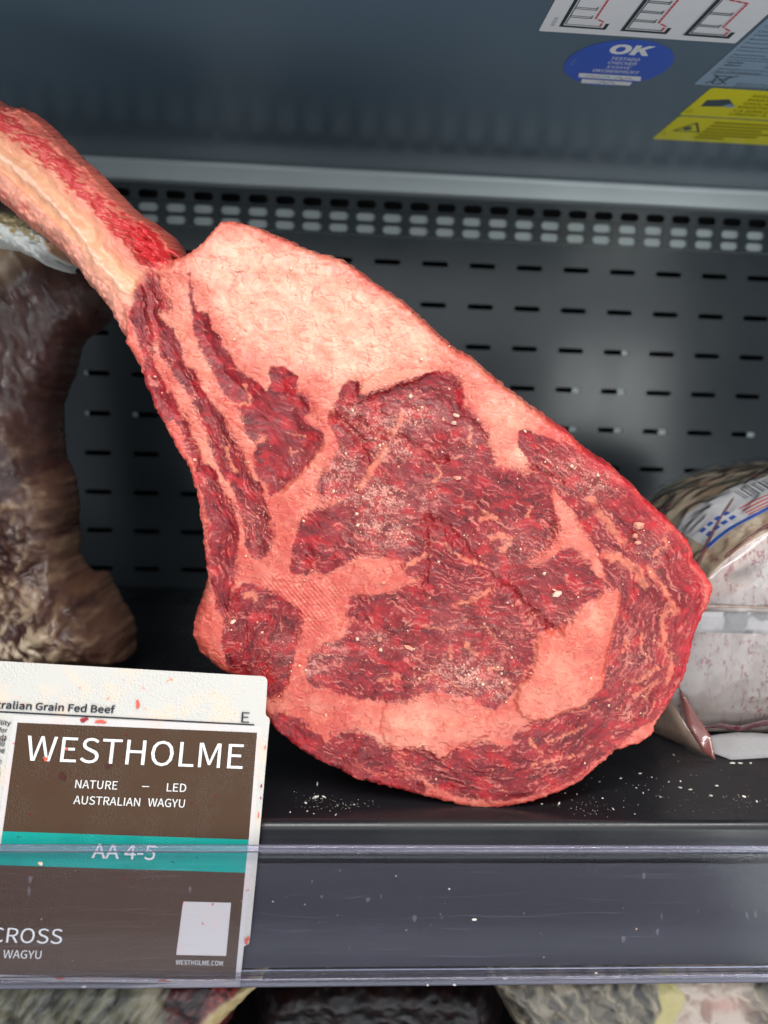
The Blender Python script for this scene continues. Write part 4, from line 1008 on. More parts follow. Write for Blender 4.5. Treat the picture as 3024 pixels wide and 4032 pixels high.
# fine saw dust of fat over the cut face
pick = np.clip(dust * (1 - 0.75 * fat) + 0.05, 0, 1) * (sd > 30) * (bz < 0.4)
pick = pick / pick.sum()
ids = np.random.default_rng(5).choice(len(X), 650, replace=False, p=pick)
V, F_ = [], []
oct_v = np.array([(1, 0, 0), (-1, 0, 0), (0, 1, 0), (0, -1, 0), (0, 0, 1), (0, 0, -1)], float)
oct_f = np.array([(0, 2, 4), (2, 1, 4), (1, 3, 4), (3, 0, 4), (2, 0, 5), (1, 2, 5), (3, 1, 5), (0, 3, 5)])
r_ = np.random.default_rng(9)
for k_, i in enumerate(ids):
    s_ = UNIT * r_.choice([2.2, 3.0, 4.5, 6.5, 9.5], p=[.32, .32, .22, .10, .04])
    q = oct_v * s_ * r_.uniform(0.6, 1.3, (6, 1)) @ np.linalg.qr(r_.normal(size=(3, 3)))[0]
    V.append(q + P3[i] + base - np.array(FH) * s_ * 0.3); F_.append(oct_f + 6 * k_)
me = mesh_np('saw_dust', np.concatenate(V), np.concatenate(F_), False)
o = link('saw_dust', me, M_CR_P)
me.materials.append(M_CR_F); me.polygons.foreach_set('material_index', np.repeat(r_.integers(0, 2, len(ids)), 8).astype(np.int32))
tag(o, 'fine pale fat crumbs dusted over the steak face', 'crumbs', kind='stuff')

# ================================================================== DRY AGED ROAST standing at the left, behind the steak
ZR = 0.50
RUN = ZR / 3000.0
ROUT = [(-260, 820), (-60, 800), (80, 800), (220, 900), (380, 1080), (440, 1170), (429, 1238), (403, 1306), (343, 1340), (300, 1383), (283, 1443), (275, 1503), (240, 1572), (219, 1641), (227, 1709), (232, 1821), (257, 1881), (279, 1941), (287, 2087), (292, 2250),
        (343, 2293), (395, 2290), (429, 2336), (440, 2380), (480, 2430), (515, 2500), (519, 2567), (515, 2630), (400, 2655), (100, 2665), (-260, 2665)]
Q = Cut(ROUT, 6.0, RUN, (1512, 2016), RIGHT, UP, FH, CAM + FWD * (ZR - 0.032), (9.0, 40.0), 3)
X, Y, sd = Q.X, Q.Y, Q.sd
wx = X + 30 * fbm(X / 120, Y / 120, 101, 3); wy = Y + 30 * fbm(X / 120, Y / 120, 102, 3)
al = (wx * 0.35 + wy * 0.94); ac = (wx * 0.94 - wy * 0.35)
st = fbm(al / 210, ac / 46, 103, 4); st2 = fbm(al / 60, ac / 14, 104, 3)
brown, umber = L3(78, 50, 42), L3(46, 24, 21)  # dark crust browns, deepened further to put the shade on this side into the colour
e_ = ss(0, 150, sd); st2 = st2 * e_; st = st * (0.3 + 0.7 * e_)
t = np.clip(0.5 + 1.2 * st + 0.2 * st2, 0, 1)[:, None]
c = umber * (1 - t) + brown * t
k = (ss(0.15, 0.5, fbm(X / 160, Y / 220, 110, 3)) * 0.5)[:, None]; c = c * (1 - k) + L3(70, 30, 26) * k
lowk = ss(1750, 2250, wy)
n6, n7 = fbm(wx / 95, wy / 85, 111, 4) * (0.35 + 0.65 * e_), fbm(wx / 32, wy / 30, 112, 3) * e_
ftc = grad([(-0.5, L3(66, 38, 30)), (0.0, L3(100, 70, 54)), (0.4, L3(176, 146, 116))], n6 + 0.6 * n7)
k = (ss(1650, 1950, wy) * ss(-0.25, 0.15, fbm(X / 120, Y / 120, 105, 3) + 0.35 * ss(2000, 2400, wy)))[:, None] * 0.85
c = c * (1 - k) + ftc * k
k = (ss(0.05, 0.35, -n6) * lowk * 0.7)[:, None]; c = c * (1 - k) + L3(58, 24, 20) * k
k = (np.exp(-(((wx - 180) / 100) ** 2 + ((wy - 2500) / 80) ** 2) * 1.0) * ss(-0.25, 0.2, n7 + n6))[:, None]
c = c * (1 - k) + L3(222, 202, 172) * k
k = (np.exp(-(((wx - 40) / 150) ** 2 + ((wy - 2590) / 70) ** 2)) * ss(-0.2, 0.25, n7))[:, None]
c = c * (1 - k) + L3(104, 26, 22) * k
tan = ss(150, 60, line_dist(X, Y, [(-260, 1500), (20, 1120), (180, 960)], 200)) * ss(1750, 1500, Y)
k = (tan * np.clip(0.75 + 0.8 * st, 0, 1))[:, None]; c = c * (1 - k) + L3(150, 124, 96) * k
d = Q.rounded(150, 200) - 90 * fbm(X / 330, Y / 420, 108, 3) * ss(0, 120, sd) + 10 * st + 2 * st2 - 40 * tan * ss(0, 60, sd) - (34 * n6 + 10 * n7) * lowk * ss(0, 70, sd)
d = d - 60 * np.exp(-(((X - 190) / 160) ** 2 + ((Y - 2520) / 130) ** 2)) * ss(0, 50, sd)
base = np.array((-0.19, 0.50, 0.0))
roast = empty('aged_roast', tuple(base), 'dark dry-aged bone-in beef piece at the left behind the steak', 'meat')
M_AGED = meat_mat('aged_meat', 0.40, 0.03, 0.001, 500, 0.2, 0.5)
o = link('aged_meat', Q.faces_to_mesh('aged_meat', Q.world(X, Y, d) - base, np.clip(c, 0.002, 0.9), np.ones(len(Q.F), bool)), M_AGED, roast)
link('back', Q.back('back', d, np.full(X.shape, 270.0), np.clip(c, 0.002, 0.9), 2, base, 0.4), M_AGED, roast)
# the sawn white bone end at its top
BT = [(-120, 800), (-20, 838), (60, 862), (100, 880), (150, 908), (185, 925), (215, 955), (228, 980), (216, 1004), (190, 1008), (176, 1020), (172, 1042), (150, 1030), (130, 1015), (112, 1002), (55, 978), (15, 956), (-120, 940)]
ZB = 0.430
Q2 = Cut(BT, 4.0, ZB / 3000.0, (1512, 2016), RIGHT, UP, FH, CAM + FWD * (ZB - 0.009), (10.0, 16.0), 4)
X, Y, sd = Q2.X, Q2.Y, Q2.sd
n1 = fbm(X / 38, Y / 26, 121, 4); n2 = fbm(X / 10, Y / 10, 122, 3)
wht = ss(-0.1, 0.2, (Y - 925 - 0.25 * (X - 60)) / 60 + n1 * 0.9)
c = (L3(206, 190, 140) * 0.6 + L3(150, 120, 92) * 0.4) * (1 + 0.5 * n2[:, None])
k = ss(0.15, 0.4, n1)[:, None]; c = c * (1 - k) + L3(132, 104, 96) * k
k = wht[:, None]; c = c * (1 - k) + L3(228, 228, 220) * k
k = ss(185, 212, X + 10 * n1)[:, None]; c = c * (1 - k) + L3(188, 142, 110) * k
d = Q2.rounded(50, 60) - 22 * n1 - 7 * n2
link('bone_end', Q2.faces_to_mesh('bone_end', Q2.world(X, Y, d) - base, np.clip(c, 0.01, 0.9), np.ones(len(Q2.F), bool)), M_BONE, roast)['label'] = 'ragged white and yellow sawn bone end'
link('bone_back', Q2.back('bone_back', d, np.full(X.shape, 380.0), np.clip(c, 0.01, 0.9), 6, base), M_BONE, roast)

# ================================================================== VACUUM PACKED MEAT at the right, behind the steak
pk = empty('vacuum_pack', (0.28, 0.43, 0.0), 'vacuum packed pale marbled beef with a blue and white label at the right', 'packaged meat')
PB = np.array((0.28, 0.43, 0.0))
def plastic_meat(name, marbled):
    m, nt, p = nodes_of(name)
    v = coords(nt)
    if marbled:
        v1 = coords(nt, (1.0, 1.0, 0.8))
        a = noise(nt, v1, 150, 5, 0.62); b = noise(nt, v1, 42, 3)
        ab = nt.nodes.new('ShaderNodeMath'); ab.operation = 'SUBTRACT'; nt.links.new(a, ab.inputs[0]); ab.inputs[1].default_value = 0.5
        ab2 = nt.nodes.new('ShaderNodeMath'); ab2.operation = 'ABSOLUTE'; nt.links.new(ab.outputs[0], ab2.inputs[0])
        thread = ramp(nt, noise(nt, coords(nt, (1.0, 1.0, 0.55)), 330, 3, 0.7), 0.52, 0.62)
        mk = nt.nodes.new('ShaderNodeMath'); mk.operation = 'MULTIPLY'; nt.links.new(thread, mk.inputs[0]); nt.links.new(ramp(nt, b, 0.34, 0.50), mk.inputs[1])
        base_c = mixc(nt, noise(nt, v, 26, 3), lin(206, 184, 174), lin(222, 206, 196))
        nt.links.new(mixc(nt, mk.outputs[0], base_c, lin(172, 104, 106)), p.inputs['Base Color'])
    else:
        n = noise(nt, coords(nt, (2.5, 1, 2.5)), 16, 5)
        c0 = mixc(nt, ramp(nt, n, 0.35, 0.62), lin(196, 170, 140), lin(238, 222, 192))
        nt.links.new(mixc(nt, ramp(nt, noise(nt, v, 30, 4), 0.60, 0.68), c0, lin(150, 92, 84)), p.inputs['Base Color'])
    p.inputs['Roughness'].default_value = 0.35; p.inputs['Coat Weight'].default_value = 1.0; p.inputs['Coat Roughness'].default_value = 0.06
    p.inputs['Subsurface Weight'].default_value = 0.1; p.inputs['Subsurface Scale'].default_value = 0.002
    w = noise(nt, coords(nt, (1, 0.35, 1)), 85, 5, 0.6)
    b_ = nt.nodes.new('ShaderNodeBump'); b_.inputs['Strength'].default_value = 0.7; b_.inputs['Distance'].default_value = 0.002
    nt.links.new(w, b_.inputs['Height']); nt.links.new(b_.outputs[0], p.inputs['Coat Normal'])
    return m
FR = np.array([(188, 4), (187, 29), (194, 60), (201, 92), (214, 106), (234, 121), (265, 138), (300, 146), (340, 140), (372, 112), (378, 60), (372, 4)], float)
BK = np.array([(184, 3), (184, 40), (190, 90), (205, 119), (220, 132), (245, 143), (265, 149), (292, 152), (335, 148), (378, 125), (386, 70), (378, 3)], float)
def dense(p, n=64):
    p = chaikin(p, 2, False); s_ = np.r_[0, np.cumsum(np.hypot(*np.diff(p, axis=0).T))]
    q = np.linspace(0, s_[-1], n); return np.stack([np.interp(q, s_, p[:, 0]), np.interp(q, s_, p[:, 1])], 1)
FRd, BKd = dense(FR), dense(BK)
def pack_pt(a, t, lift=0.0):
    """a along the outline 0..1, t from the cut face (0) to the far end (1)"""
    i = np.clip(a * 63, 0, 63); lo = np.minimum(i.astype(int), 62); f_ = (i - lo)[:, None]
    p = (FRd[lo] * (1 - f_) + FRd[lo + 1] * f_) * (1 - t[:, None]) + (BKd[lo] * (1 - f_) + BKd[lo + 1] * f_) * t[:, None]
    cen = np.array((283, 60.0)); nrm = (p - cen); nrm /= np.linalg.norm(nrm, axis=1)[:, None]
    bul = 5.0 * np.sin(np.pi * np.clip(t, 0, 1)) + 2.2 * fbm(a * 9, t * 4, 131, 3) * ss(0, 0.15, t)
    p = p + nrm * (bul + lift)[:, None]
    return np.stack([p[:, 0], 400 + 110 * t, np.maximum(p[:, 1], 1.0)], 1) * MM - PB
def patch(name, a0, a1, t0, t1, na, nt_, m, lift=0.0, parent=None, skew=0.0):
    A, T_ = np.meshgrid(np.linspace(a0, a1, na), np.linspace(t0, t1, nt_))
    A2 = A + skew * (T_ - t0)
    V = pack_pt(A2.ravel(), T_.ravel(), np.full(A.size, lift))
    I = np.arange(A.size).reshape(A.shape)
    F_ = np.stack([I[:-1, :-1].ravel(), I[:-1, 1:].ravel(), I[1:, 1:].ravel(), I[1:, :-1].ravel()], 1)
    return link(name, mesh_np(name, V, F_), m, parent or pk)
patch('wrapped_side', 0, 1, 0, 1, 120, 30, plastic_meat('wrapped_fat', False))
# the cut face, slightly domed
cen = np.array((283, 62.0)); V = []; F_ = []
for r_i in range(13):
    f_ = r_i / 12.0
    ring = cen + (FRd - cen) * f_
    yy = 400 - 7.0 * math.sqrt(max(0, 1 - f_ ** 4)) + 1.2 * fbm(ring[:, 0] / 30, ring[:, 1] / 30, 133, 2)
    V.append(np.stack([ring[:, 0], yy, ring[:, 1]], 1) * MM - PB)
V = np.concatenate(V); n = 64
for r_i in range(12):
    a = np.arange(n) + r_i * n; b = (np.arange(n) + 1) % n + r_i * n
    F_.append(np.stack([a, a + n, b + n, b], 1))
link('cut_face', mesh_np('cut_face', V, np.concatenate(F_)[:, ::-1]), plastic_meat('wrapped_marbled', True), pk)
# label on its shoulder
L_W = simple('pack_label_white', (0.80, 0.82, 0.84), 0.4, coat=0.6); L_B = simple('pack_label_blue', lin(20, 92, 200), 0.4, coat=0.6); L_R = simple('pack_label_red', lin(208, 96, 96), 0.4, coat=0.6)
L_K = simple('pack_label_ink', (0.03, 0.04, 0.05), 0.4, coat=0.6)
lbl = patch('label', 0.27, 0.62, 0.13, 0.46, 40, 10, L_W, 0.5)
patch('blue_band', 0.27, 0.62, 0.135, 0.160, 40, 3, L_B, 0.7, lbl)
patch('blue_panel', 0.392, 0.62, 0.160, 0.27, 30, 5, L_B, 0.7, lbl)
for i in range(4): patch('red_stripe', 0.345, 0.390, 0.168 + i * 0.025, 0.180 + i * 0.025, 10, 2, L_R, 0.7, lbl)
r_ = random.Random(4); a_ = 0.365
while a_ < 0.56:
    w_ = r_.choice((0.0012, 0.002, 0.0032)); patch('barcode_bar', a_, a_ + w_, 0.30, 0.40, 2, 4, L_K, 0.7, lbl); a_ += w_ + r_.choice((0.0016, 0.0026, 0.004))
for j in range(2):
    for i in range(4): patch('blue_print', 0.285 + i * 0.013, 0.293 + i * 0.013, 0.20 + j * 0.05, 0.225 + j * 0.05, 3, 2, L_B, 0.7, lbl)
for i in range(3): patch('white_print', 0.412 + i * 0.018, 0.424 + i * 0.018, 0.185, 0.255, 3, 3, L_W, 0.9, lbl)
# loose clear film drawn into sharp wrinkles over the whole pack
def wrinkle(a, t):
    r1 = 1 - np.abs(fbm(a * 16 + 0.6 * pn(a * 9, t * 6, 5), t * 5, 191, 3)) * 2.6
    r2 = 1 - np.abs(fbm(a * 30 + t * 6, t * 9 - a * 8, 192, 2)) * 2.6
    return np.clip(r1, 0, 1) ** 2 * 1.3 + np.clip(r2, 0, 1) ** 2 * 0.6
M_FILM = acrylic('clear_film', 0.004, 0.03, (0.985, 0.975, 0.97), True)
for nd in M_FILM.node_tree.nodes:
    if nd.type == 'BSDF_GLOSSY': nd.inputs['Roughness'].default_value = 0.06
A, T_ = np.meshgrid(np.linspace(0.02, 0.98, 220), np.linspace(-0.01, 1.0, 70))
V = pack_pt(A.ravel(), T_.ravel(), 1.0 + wrinkle(A.ravel(), T_.ravel()))
I = np.arange(A.size).reshape(A.shape)
link('clear_film', mesh_np('clear_film', V, np.stack([I[:-1, :-1].ravel(), I[:-1, 1:].ravel(), I[1:, 1:].ravel(), I[1:, :-1].ravel()], 1)), M_FILM, pk)
V = []; F_ = []
for r_i in range(31):
    f_ = r_i / 30.0
    ring = cen + (FRd - cen) * f_ * 1.004
    wr = 1 - np.abs(fbm(ring[:, 0] / 34 + 0.02 * ring[:, 1], ring[:, 1] / 15, 195, 3)) * 3.0
    wr2 = 1 - np.abs(fbm((ring[:, 0] + ring[:, 1]) / 22, (ring[:, 1] - ring[:, 0]) / 60, 196, 2)) * 3.0
    yy = 400 - 7.0 * math.sqrt(max(0, 1 - f_ ** 4)) - 0.9 - 1.3 * np.clip(wr, 0, 1) ** 2 - 0.9 * np.clip(wr2, 0, 1) ** 2
    V.append(np.stack([ring[:, 0], yy, ring[:, 1]], 1) * MM - PB)
for r_i in range(30):
    a = np.arange(64) + r_i * 64; b = (np.arange(64) + 1) % 64 + r_i * 64
    F_.append(np.stack([b, b + 64, a + 64, a], 1))
link('clear_film', mesh_np('clear_film', np.concatenate(V), np.concatenate(F_)), M_FILM, pk)
# film: sealed strip, ridges and folded corners
def film(name, col, alpha, rough, weave=False):
    m, nt, p = nodes_of(name)
    nt.nodes.remove(p)
    tr = nt.nodes.new('ShaderNodeBsdfTransparent'); tr.inputs[0].default_value = (*[0.75 + 0.25 * c for c in col], 1)
    pr = nt.nodes.new('ShaderNodeBsdfPrincipled'); pr.inputs['Base Color'].default_value = (*col, 1); pr.inputs['Roughness'].default_value = rough
    pr.inputs['Specular IOR Level'].default_value = 0.9
    v = coords(nt)
    if weave:
        wv = N(nt, 'ShaderNodeTexWave'); wv.inputs['Scale'].default_value = 520; wv.inputs['Distortion'].default_value = 6.0; wv.inputs['Detail Scale'].default_value = 3.0; wv.bands_direction = 'DIAGONAL'; nt.links.new(v, wv.inputs['Vector']); h = wv.outputs['Fac']
        al = ramp(nt, h, 0.2, 0.8, (alpha - .06,) * 3 + (1,), (alpha + .06,) * 3 + (1,))
    else:
        h = noise(nt, coords(nt, (1, 1, 0.4)), 70, 3); al = ramp(nt, h, 0.3, 0.7, (alpha - .15,) * 3 + (1,), (alpha + .15,) * 3 + (1,))
    bn = nt.nodes.new('ShaderNodeBump'); bn.inputs['Strength'].default_value = 0.35; bn.inputs['Distance'].default_value = 0.001
    nt.links.new(h, bn.inputs['Height']); nt.links.new(bn.outputs[0], pr.inputs['Normal'])
    mx = nt.nodes.new('ShaderNodeMixShader'); nt.links.new(al, mx.inputs[0]); nt.links.new(tr.outputs[0], mx.inputs[1]); nt.links.new(pr.outputs[0], mx.inputs[2])
    nt.links.new(mx.outputs[0], nt.nodes['Material Output'].inputs[0])
    return m
FM_W = film('film_white', (0.72, 0.70, 0.70), 0.46, 0.3, True); FM_P = film('film_pink', lin(160, 98, 92), 0.58, 0.10); FM_C = film('film_cream', lin(190, 166, 148), 0.42, 0.10); FM_D = film('film_juice', lin(92, 34, 44), 0.85, 0.10)
def sheet(name, pts, m, nsub=3, bulge=0.0):
    bm = bmesh.new(); vs_ = [bm.verts.new(Vector(p) * MM - Vector(PB)) for p in pts]; bm.faces.new(vs_)
    bmesh.ops.triangulate(bm, faces=bm.faces); bmesh.ops.subdivide_edges(bm, edges=bm.edges, cuts=nsub, use_grid_fill=True)
    for v_ in bm.verts: v_.co.y += 0.0012 * float(fbm(np.array([v_.co.x * 90]), np.array([v_.co.z * 90]), 141, 2)[0])
    r2 = bmesh.ops.solidify(bm, geom=list(bm.faces), thickness=0.0003)
    return link(name, bm_mesh(name, bm, True), m, pk)
sheet('seal_strip', [(191, 394.5, 75.5), (193, 394.5, 63.6), (236, 391.2, 64.4), (300, 391.0, 65.0), (372, 396, 65.0), (372, 396, 77), (300, 391.0, 77.0), (235, 391.2, 76.4)], FM_W)
sheet('corner_fold', [(190.9, 397, 31.5), (203.5, 380, 9.9), (202.3, 370.5, 0.8), (198.0, 376.0, 3.0), (193.0, 388.0, 14.0)], FM_P)
sheet('corner_fold', [(186.9, 399, 24.0), (198.0, 377.0, 3.2), (200.2, 375.0, 0.9), (190.6, 392.0, 0.9), (180.8, 406, 1.6), (182.6, 405, 13.9)], FM_C)
sheet('bottom_flap', [(204.9, 391, 4.9), (204.7, 378.5, 1.3), (211.5, 372.5, 0.7), (232.9, 374.5, 0.7), (300, 376.5, 1.0), (300, 391.5, 9.8), (241.3, 390.5, 7.1), (224.2, 391.0, 7.6)], FM_W)
sheet('juice_seam', [(202.4, 392, 9.4), (214.1, 391.5, 12.6), (224.5, 391, 11.4), (242.2, 391, 15.6), (300, 391, 18), (300, 391, 14.6), (242.2, 391, 12.2), (224.5, 391, 8.2), (214.1, 391.5, 10.0)], FM_D)
def tube(name, pts, rad_, m, parent, org_):
    bm = bmesh.new(); prev = None; n_ = 7
    P_ = [Vector(p) for p in chaikin_3(pts)]
    for i, p in enumerate(P_):
        dr = (P_[min(i + 1, len(P_) - 1)] - P_[max(i - 1, 0)]).normalized()
        a_ = dr.cross(Vector((0, 0, 1))); a_ = a_.normalized() if a_.length > 1e-4 else Vector((1, 0, 0)); b_ = dr.cross(a_)
        rr = rad_ * (1.0 if 0 < i < len(P_) - 1 else 0.5)
        ring = [bm.verts.new((p + (a_ * math.cos(q) + b_ * math.sin(q)) * rr) * MM - Vector(org_)) for q in np.linspace(0, 2 * math.pi, n_, endpoint=False)]
        if prev:
            for j in range(n_): bm.faces.new((prev[j], prev[(j + 1) % n_], ring[(j + 1) % n_], ring[j]))
        prev = ring
    return link(name, bm_mesh(name, bm, True), m, parent)
def chaikin_3(p, n=2):
    p = np.asarray(p, float)
    for _ in range(n):
        o_ = np.empty((2 * (len(p) - 1), 3)); o_[0::2] = p[:-1] * .75 + p[1:] * .25; o_[1::2] = p[:-1] * .25 + p[1:] * .75
        p = np.vstack([p[:1], o_, p[-1:]])
    return p
tube('film_ridge', [(191, 395, 78.6), (236, 391.5, 79.2), (300, 391, 79.6), (374, 396, 80)], 0.7, FM_C, pk, PB)
def on_pack(a, t, lift): return tuple((pack_pt(np.array([a]), np.array([t]), np.array([lift]))[0] + PB) / MM)
tube('film_crease', [on_pack(a, t, 0.8) for a, t in ((0.24, 0.10), (0.32, 0.26), (0.40, 0.48), (0.46, 0.60))], 1.3, FM_P, pk, PB)
tube('film_crease', [on_pack(a, t, 0.6) for a, t in ((0.27, 0.01), (0.34, 0.03), (0.42, 0.05), (0.52, 0.04), (0.62, 0.03))], 1.1, FM_P, pk, PB)
tube('film_crease', [on_pack(a, t, 0.6) for a, t in ((0.27, 0.62), (0.36, 0.72), (0.46, 0.74), (0.60, 0.76))], 1.2, FM_P, pk, PB)
tube('film_crease', [on_pack(a, t, 0.6) for a, t in ((0.30, 0.84), (0.40, 0.90), (0.52, 0.90), (0.62, 0.92))], 1.0, FM_D, pk, PB)

# ================================================================== MEAT ON THE SHELF BELOW
def lower_cut(name, label, outline, zc, seed, paint, mname):
    q = Cut(outline, 6.0, zc / 3000.0, (1512, 2016), RIGHT, UP, FWD, CAM + FWD * zc, (8.0, 30.0), seed)
    X, Y, sd = q.X, q.Y, q.sd
    c, h = paint(X, Y, seed)
    d = q.rounded(90, 150) - h
    b = np.array(q.world(np.array([np.mean(X)]), np.array([np.max(Y)]), np.array([200.0]))[0])
    o = empty(name, tuple(b), label, 'meat', 'meat on the shelf below')
    c = np.clip(c, 0.003, 0.9)
    m = meat_mat(mname, 0.42, 0.05, 0.001, 500, 0.15)
    link('face', q.faces_to_mesh('face', q.world(X, Y, d) - b, c, np.ones(len(q.F), bool)), m, o)
    link('back', q.back('back', d, np.full(X.shape, 520.0), c, 20, b), m, o)
    return o
def paint_left(X, Y, s_):
    al = X * 0.62 - Y * 0.78; ac = X * 0.78 + Y * 0.62
    st = fbm(al / 160, ac / 34, s_, 4); st2 = fbm(al / 50, ac / 11, s_ + 5, 3)
    t = np.clip(0.5 + 1.6 * st + 0.4 * st2, 0, 1)[:, None]
    c = L3(58, 56, 46) * (1 - t) + L3(128, 122, 100) * t
    k = ss(-40, 10, X - 560 - 60 * st)[:, None] * ss(720, 620, X + 50 * st2)[:, None]; c = c * (1 - k) + L3(146, 134, 108) * k
    k = ss(600, 680, X + 60 * st)[:, None]; dk = np.clip(0.4 + 1.8 * fbm(X / 50, Y / 40, s_ + 7, 3), 0, 1)[:, None]
    c = c * (1 - k) + (L3(30, 18, 20) * (1 - dk * .5) + L3(120, 40, 40) * dk * .5) * k
    k = (ss(790, 850, X + 0.4 * (Y - 3950)) * np.clip(0.5 + 1.4 * fbm(X / 26, Y / 26, s_ + 8, 2), 0, 1))[:, None]; c = c * (1 - k) + L3(170, 70, 66) * k
    k = ss(14, -10, np.abs((X - 900) * 0.62 + (Y - 3985) * 0.85) - 34 + 6 * st2)[:, None] * ss(770, 830, X)[:, None]; c = c * (1 - k) + L3(206, 180, 130) * k
    return c * 0.8, 7 * st + 3 * st2 + 20 * fbm(X / 120, Y / 120, s_ + 9, 2)
lower_cut('aged_roast', 'grey streaked aged beef below the price rail, at the left under the label card', [(-260, 3850), (300, 3840), (700, 3850), (1000, 3880), (1030, 3900), (1000, 3945), (930, 4010), (860, 4090), (820, 4200), (-260, 4200)], 0.43, 151, paint_left, 'aged_grey')
def paint_right(X, Y, s_):
    wx = X + 40 * fbm(X / 90, Y / 90, s_ + 1, 2); wy = Y + 40 * fbm(X / 90, Y / 90, s_ + 2, 2)
    al = wx * 0.55 + wy * 0.83; ac = -wx * 0.83 + wy * 0.55
    st = fbm(al / 150, ac / 46, s_, 3); n2 = fbm(wx / 60, wy / 52, s_ + 4, 4)
    c = grad([(-0.45, L3(54, 50, 46)), (0.0, L3(128, 116, 98)), (0.4, L3(188, 172, 148))], st + 0.5 * n2)
    k = (ss(0.0, 0.35, n2) * ss(2640, 2460, X) * 0.75)[:, None]; c = c * (1 - k) + L3(48, 44, 44) * k
    k = (ss(2640, 2700, wx) * ss(3010, 2900, wx))[:, None]; c = c * (1 - k) + grad([(-0.4, L3(176, 140, 124)), (0.1, L3(226, 204, 186))], n2) * k
    k = ss(52, 26, np.abs(wx - 2640))[:, None]; c = c * (1 - k) + L3(216, 198, 134) * k
    k = (np.exp(-(((X - 2850) / 60) ** 2 + ((Y - 3960) / 30) ** 2)) * 0.6)[:, None]; c = c * (1 - k) + L3(212, 140, 126) * k
    return c * 0.8, 9 * n2 + 5 * st
lower_cut('aged_roast', 'pale fat covered beef below the price rail, at the right', [(1930, 3850), (2300, 3840), (2700, 3830), (3240, 3830), (3240, 4200), (2100, 4200), (2040, 4080), (1990, 3990), (1940, 3920)], 0.45, 161, paint_right, 'aged_pale')
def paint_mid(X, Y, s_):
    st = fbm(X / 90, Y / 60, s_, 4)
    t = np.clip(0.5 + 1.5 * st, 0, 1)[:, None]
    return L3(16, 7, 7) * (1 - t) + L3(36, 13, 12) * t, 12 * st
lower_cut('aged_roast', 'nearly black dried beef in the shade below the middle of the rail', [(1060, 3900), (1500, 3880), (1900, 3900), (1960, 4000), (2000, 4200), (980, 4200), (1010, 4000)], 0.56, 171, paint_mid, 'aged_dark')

# ================================================================== CRUMBS ON THE SHELF FLOOR AND ON THE RAIL
TRAY = [(-7.6, 344.0, 1.7), (-8.1, 331.1, 2.6), (-4.3, 332.3, 1.4), (-12.3, 326.6, 1.4), (-11.4, 320.1, 0.7), (-19.0, 319.0, 0.8), (-8.4, 318.0, 0.7), (-1.1, 320.2, 0.7), (1.4, 317.0, 0.9), (9.8, 325.7, 1.0), (105.4, 326.9, 1.7), (97.4, 326.9, 1.2), (111.3, 336.9, 1.1), (116.8, 335.8, 1.3), (128.0, 332.2, 1.5), (119.1, 328.2, 0.5), (144.1, 351.6, 1.3), (131.9, 348.2, 1.1), (135.6, 353.3, 0.6), (129.3, 352.0, 0.6), (155.9, 356.8, 1.3), (160.4, 353.1, 1.0), (167.4, 348.6, 1.0), (173.5, 348.7, 1.5), (170.6, 342.6, 1.4), (174.8, 340.7, 1.5), (189.7, 344.3, 2.0), (182.5, 335.0, 1.6), (153.7, 340.5, 0.9), (149.9, 337.6, 1.1), (148.4, 342.4, 0.9), (181.8, 370.3, 1.5), (182.5, 377.5, 1.5), (210.2, 368.1, 2.2), (214.7, 368.7, 1.6), (220.3, 368.4, 1.9), (129.9, 322.7, 1.1), (138.6, 318.8, 0.7), (198.5, 334.2, 2.0), (202.3, 329.6, 1.7), (156.9, 333.8, 0.9), (135.4, 324.5, 0.6)]
for i, (x, y, s_) in enumerate(TRAY):
    r_ = s_ * 0.5 * MM
    if x < 15:
        lb, gp = 'white fat crumb on the shelf floor just right of the label card', 'crumbs on the shelf by the label card'
        if s_ > 2.5: lb, gp = 'largest white fat crumb in the heap right of the label card', None
    else:
        lb, gp = 'small white crumb on the black shelf floor right of the steak', 'crumbs on the shelf right of the steak'
    single_crumb('shelf_crumb', (x * MM, y * MM, r_ * 0.55), r_, M_CR_W, lb, 'crumb', gp, i * 5 + 1, (1.3, 0.9, 0.7))
r_ = np.random.default_rng(21); V, F_ = [], []; k_ = 0
for cx, cy, sx, sy, n_ in ((3, 325, 9, 2.5, 60), (118, 324, 9, 4, 45), (165, 335, 25, 12, 35), (195, 333, 7, 3, 35), (150, 345, 30, 15, 30), (-8, 331, 5, 3, 35)):
    for _ in range(n_):
        s_ = r_.choice([0.10, 0.16, 0.24]) * MM
        q = oct_v * s_ * r_.uniform(0.6, 1.3, (6, 1)) * np.array((1.2, 1, 0.6)); x, y = r_.normal(cx, sx), max(316, r_.normal(cy, sy))
        V.append(q + np.array((x * MM, y * MM, s_ * 0.4))); F_.append(oct_f + 6 * k_); k_ += 1
tag(link('shelf_dust', mesh_np('shelf_dust', np.concatenate(V), np.concatenate(F_), False), M_CR_W), 'fine white dust of crumbs scattered over the shelf floor', 'crumbs', kind='stuff')
r_ = np.random.default_rng(33); V, F_ = [], []; k_ = 0
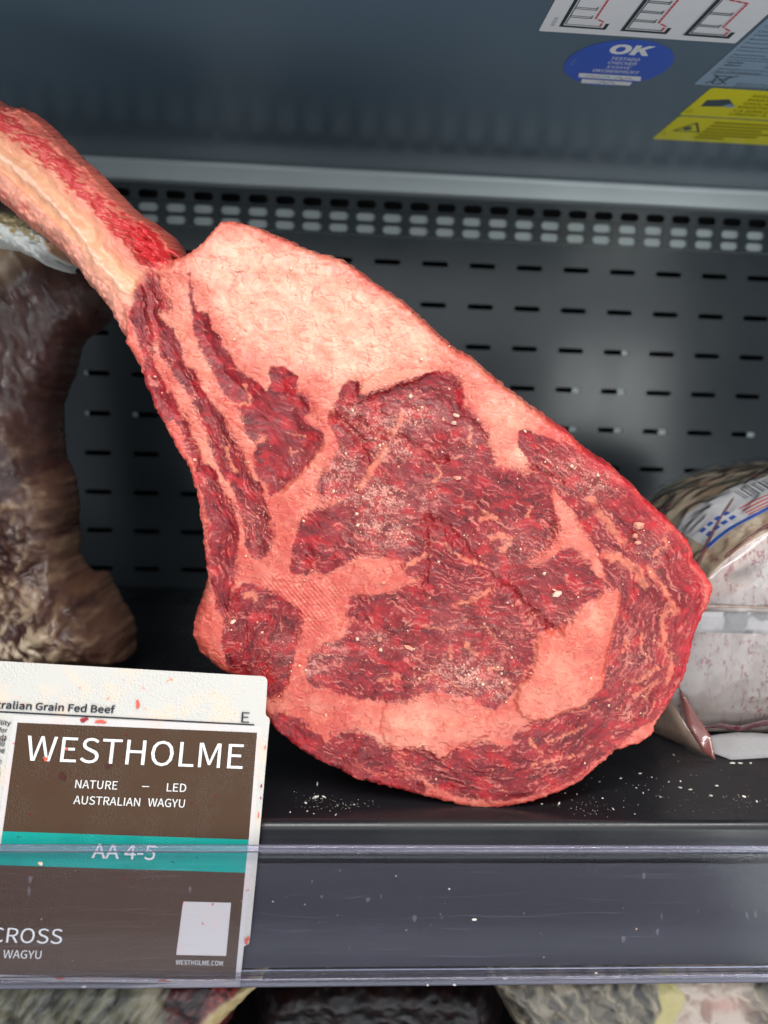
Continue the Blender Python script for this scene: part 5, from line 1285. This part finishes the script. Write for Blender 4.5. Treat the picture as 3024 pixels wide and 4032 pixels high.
for _ in range(150):
    s_ = r_.choice([0.08, 0.13, 0.2, 0.3], p=[.4, .35, .2, .05]) * MM; x = r_.uniform(-0.19, 0.24); t_ = r_.choice([r_.uniform(0.003, 0.05), 0.0015 + 0.0012 * r_.random(), 0.052], p=[.7, .2, .1])
    y, z = rail_pt(0.0056 if t_ > 0.0029 and t_ < 0.0502 else 0.0066, t_)
    q = oct_v * s_ * r_.uniform(0.6, 1.3, (6, 1)) * np.array((0.7, 0.4, r_.choice([0.8, 1.6]))); V.append(q + np.array((x, y, z))); F_.append(oct_f + 6 * k_); k_ += 1
tag(link('rail_dust', mesh_np('rail_dust', np.concatenate(V), np.concatenate(F_), False), M_CR_W), 'tiny white specks dotted over the clear price rail', 'specks', kind='stuff')
# bits stuck to the rail's front
def on_rail(x, t, off=0.0058):
    y, z = rail_pt(off, t * MM); return (x * MM, y, z)
M_CR_G = simple('crumb_grey', lin(196, 196, 190), 0.5, 0.2, 600)
for i, (x, t, s_, lb) in enumerate(((-120, 46, 2.3, 'yellowish crumb stuck on the rail over the teal band'), (60.5, 24, 1.8, 'white crumb stuck on the price rail below the crumb heap'), (73, 1.5, 1.4, 'white crumb on the lower bead of the rail'), (41, -0.6, 1.6, 'white crumb under the lower bead right of the card'),
        (52, -0.6, 1.5, 'grey crumb under the lower bead, right of the white one'), (112, 3.2, 1.0, 'small standing crumb low on the rail'), (-133, 0.2, 1.8, 'pale crumb on the lower bead at the far left'), (-98, -0.2, 1.6, 'pale crumb on the lower bead under the brown label'), (50, 36, 1.0, 'grey speck high on the rail right of the card'), (130, 20, 1.1, 'thin straw coloured bit on the right part of the rail'))):
    single_crumb('rail_crumb', on_rail(x, t, 0.0062 if t < 3 else 0.0058), s_ * 0.5 * MM, M_CR_G if 'grey' in lb else M_CR_F if 'yellow' in lb or 'straw' in lb else M_CR_W, lb, 'crumb', 'crumbs stuck on the price rail', i * 7 + 2, (0.35, 0.5, 1.6) if 'straw' in lb else (1, 0.6, 1), 0.0)
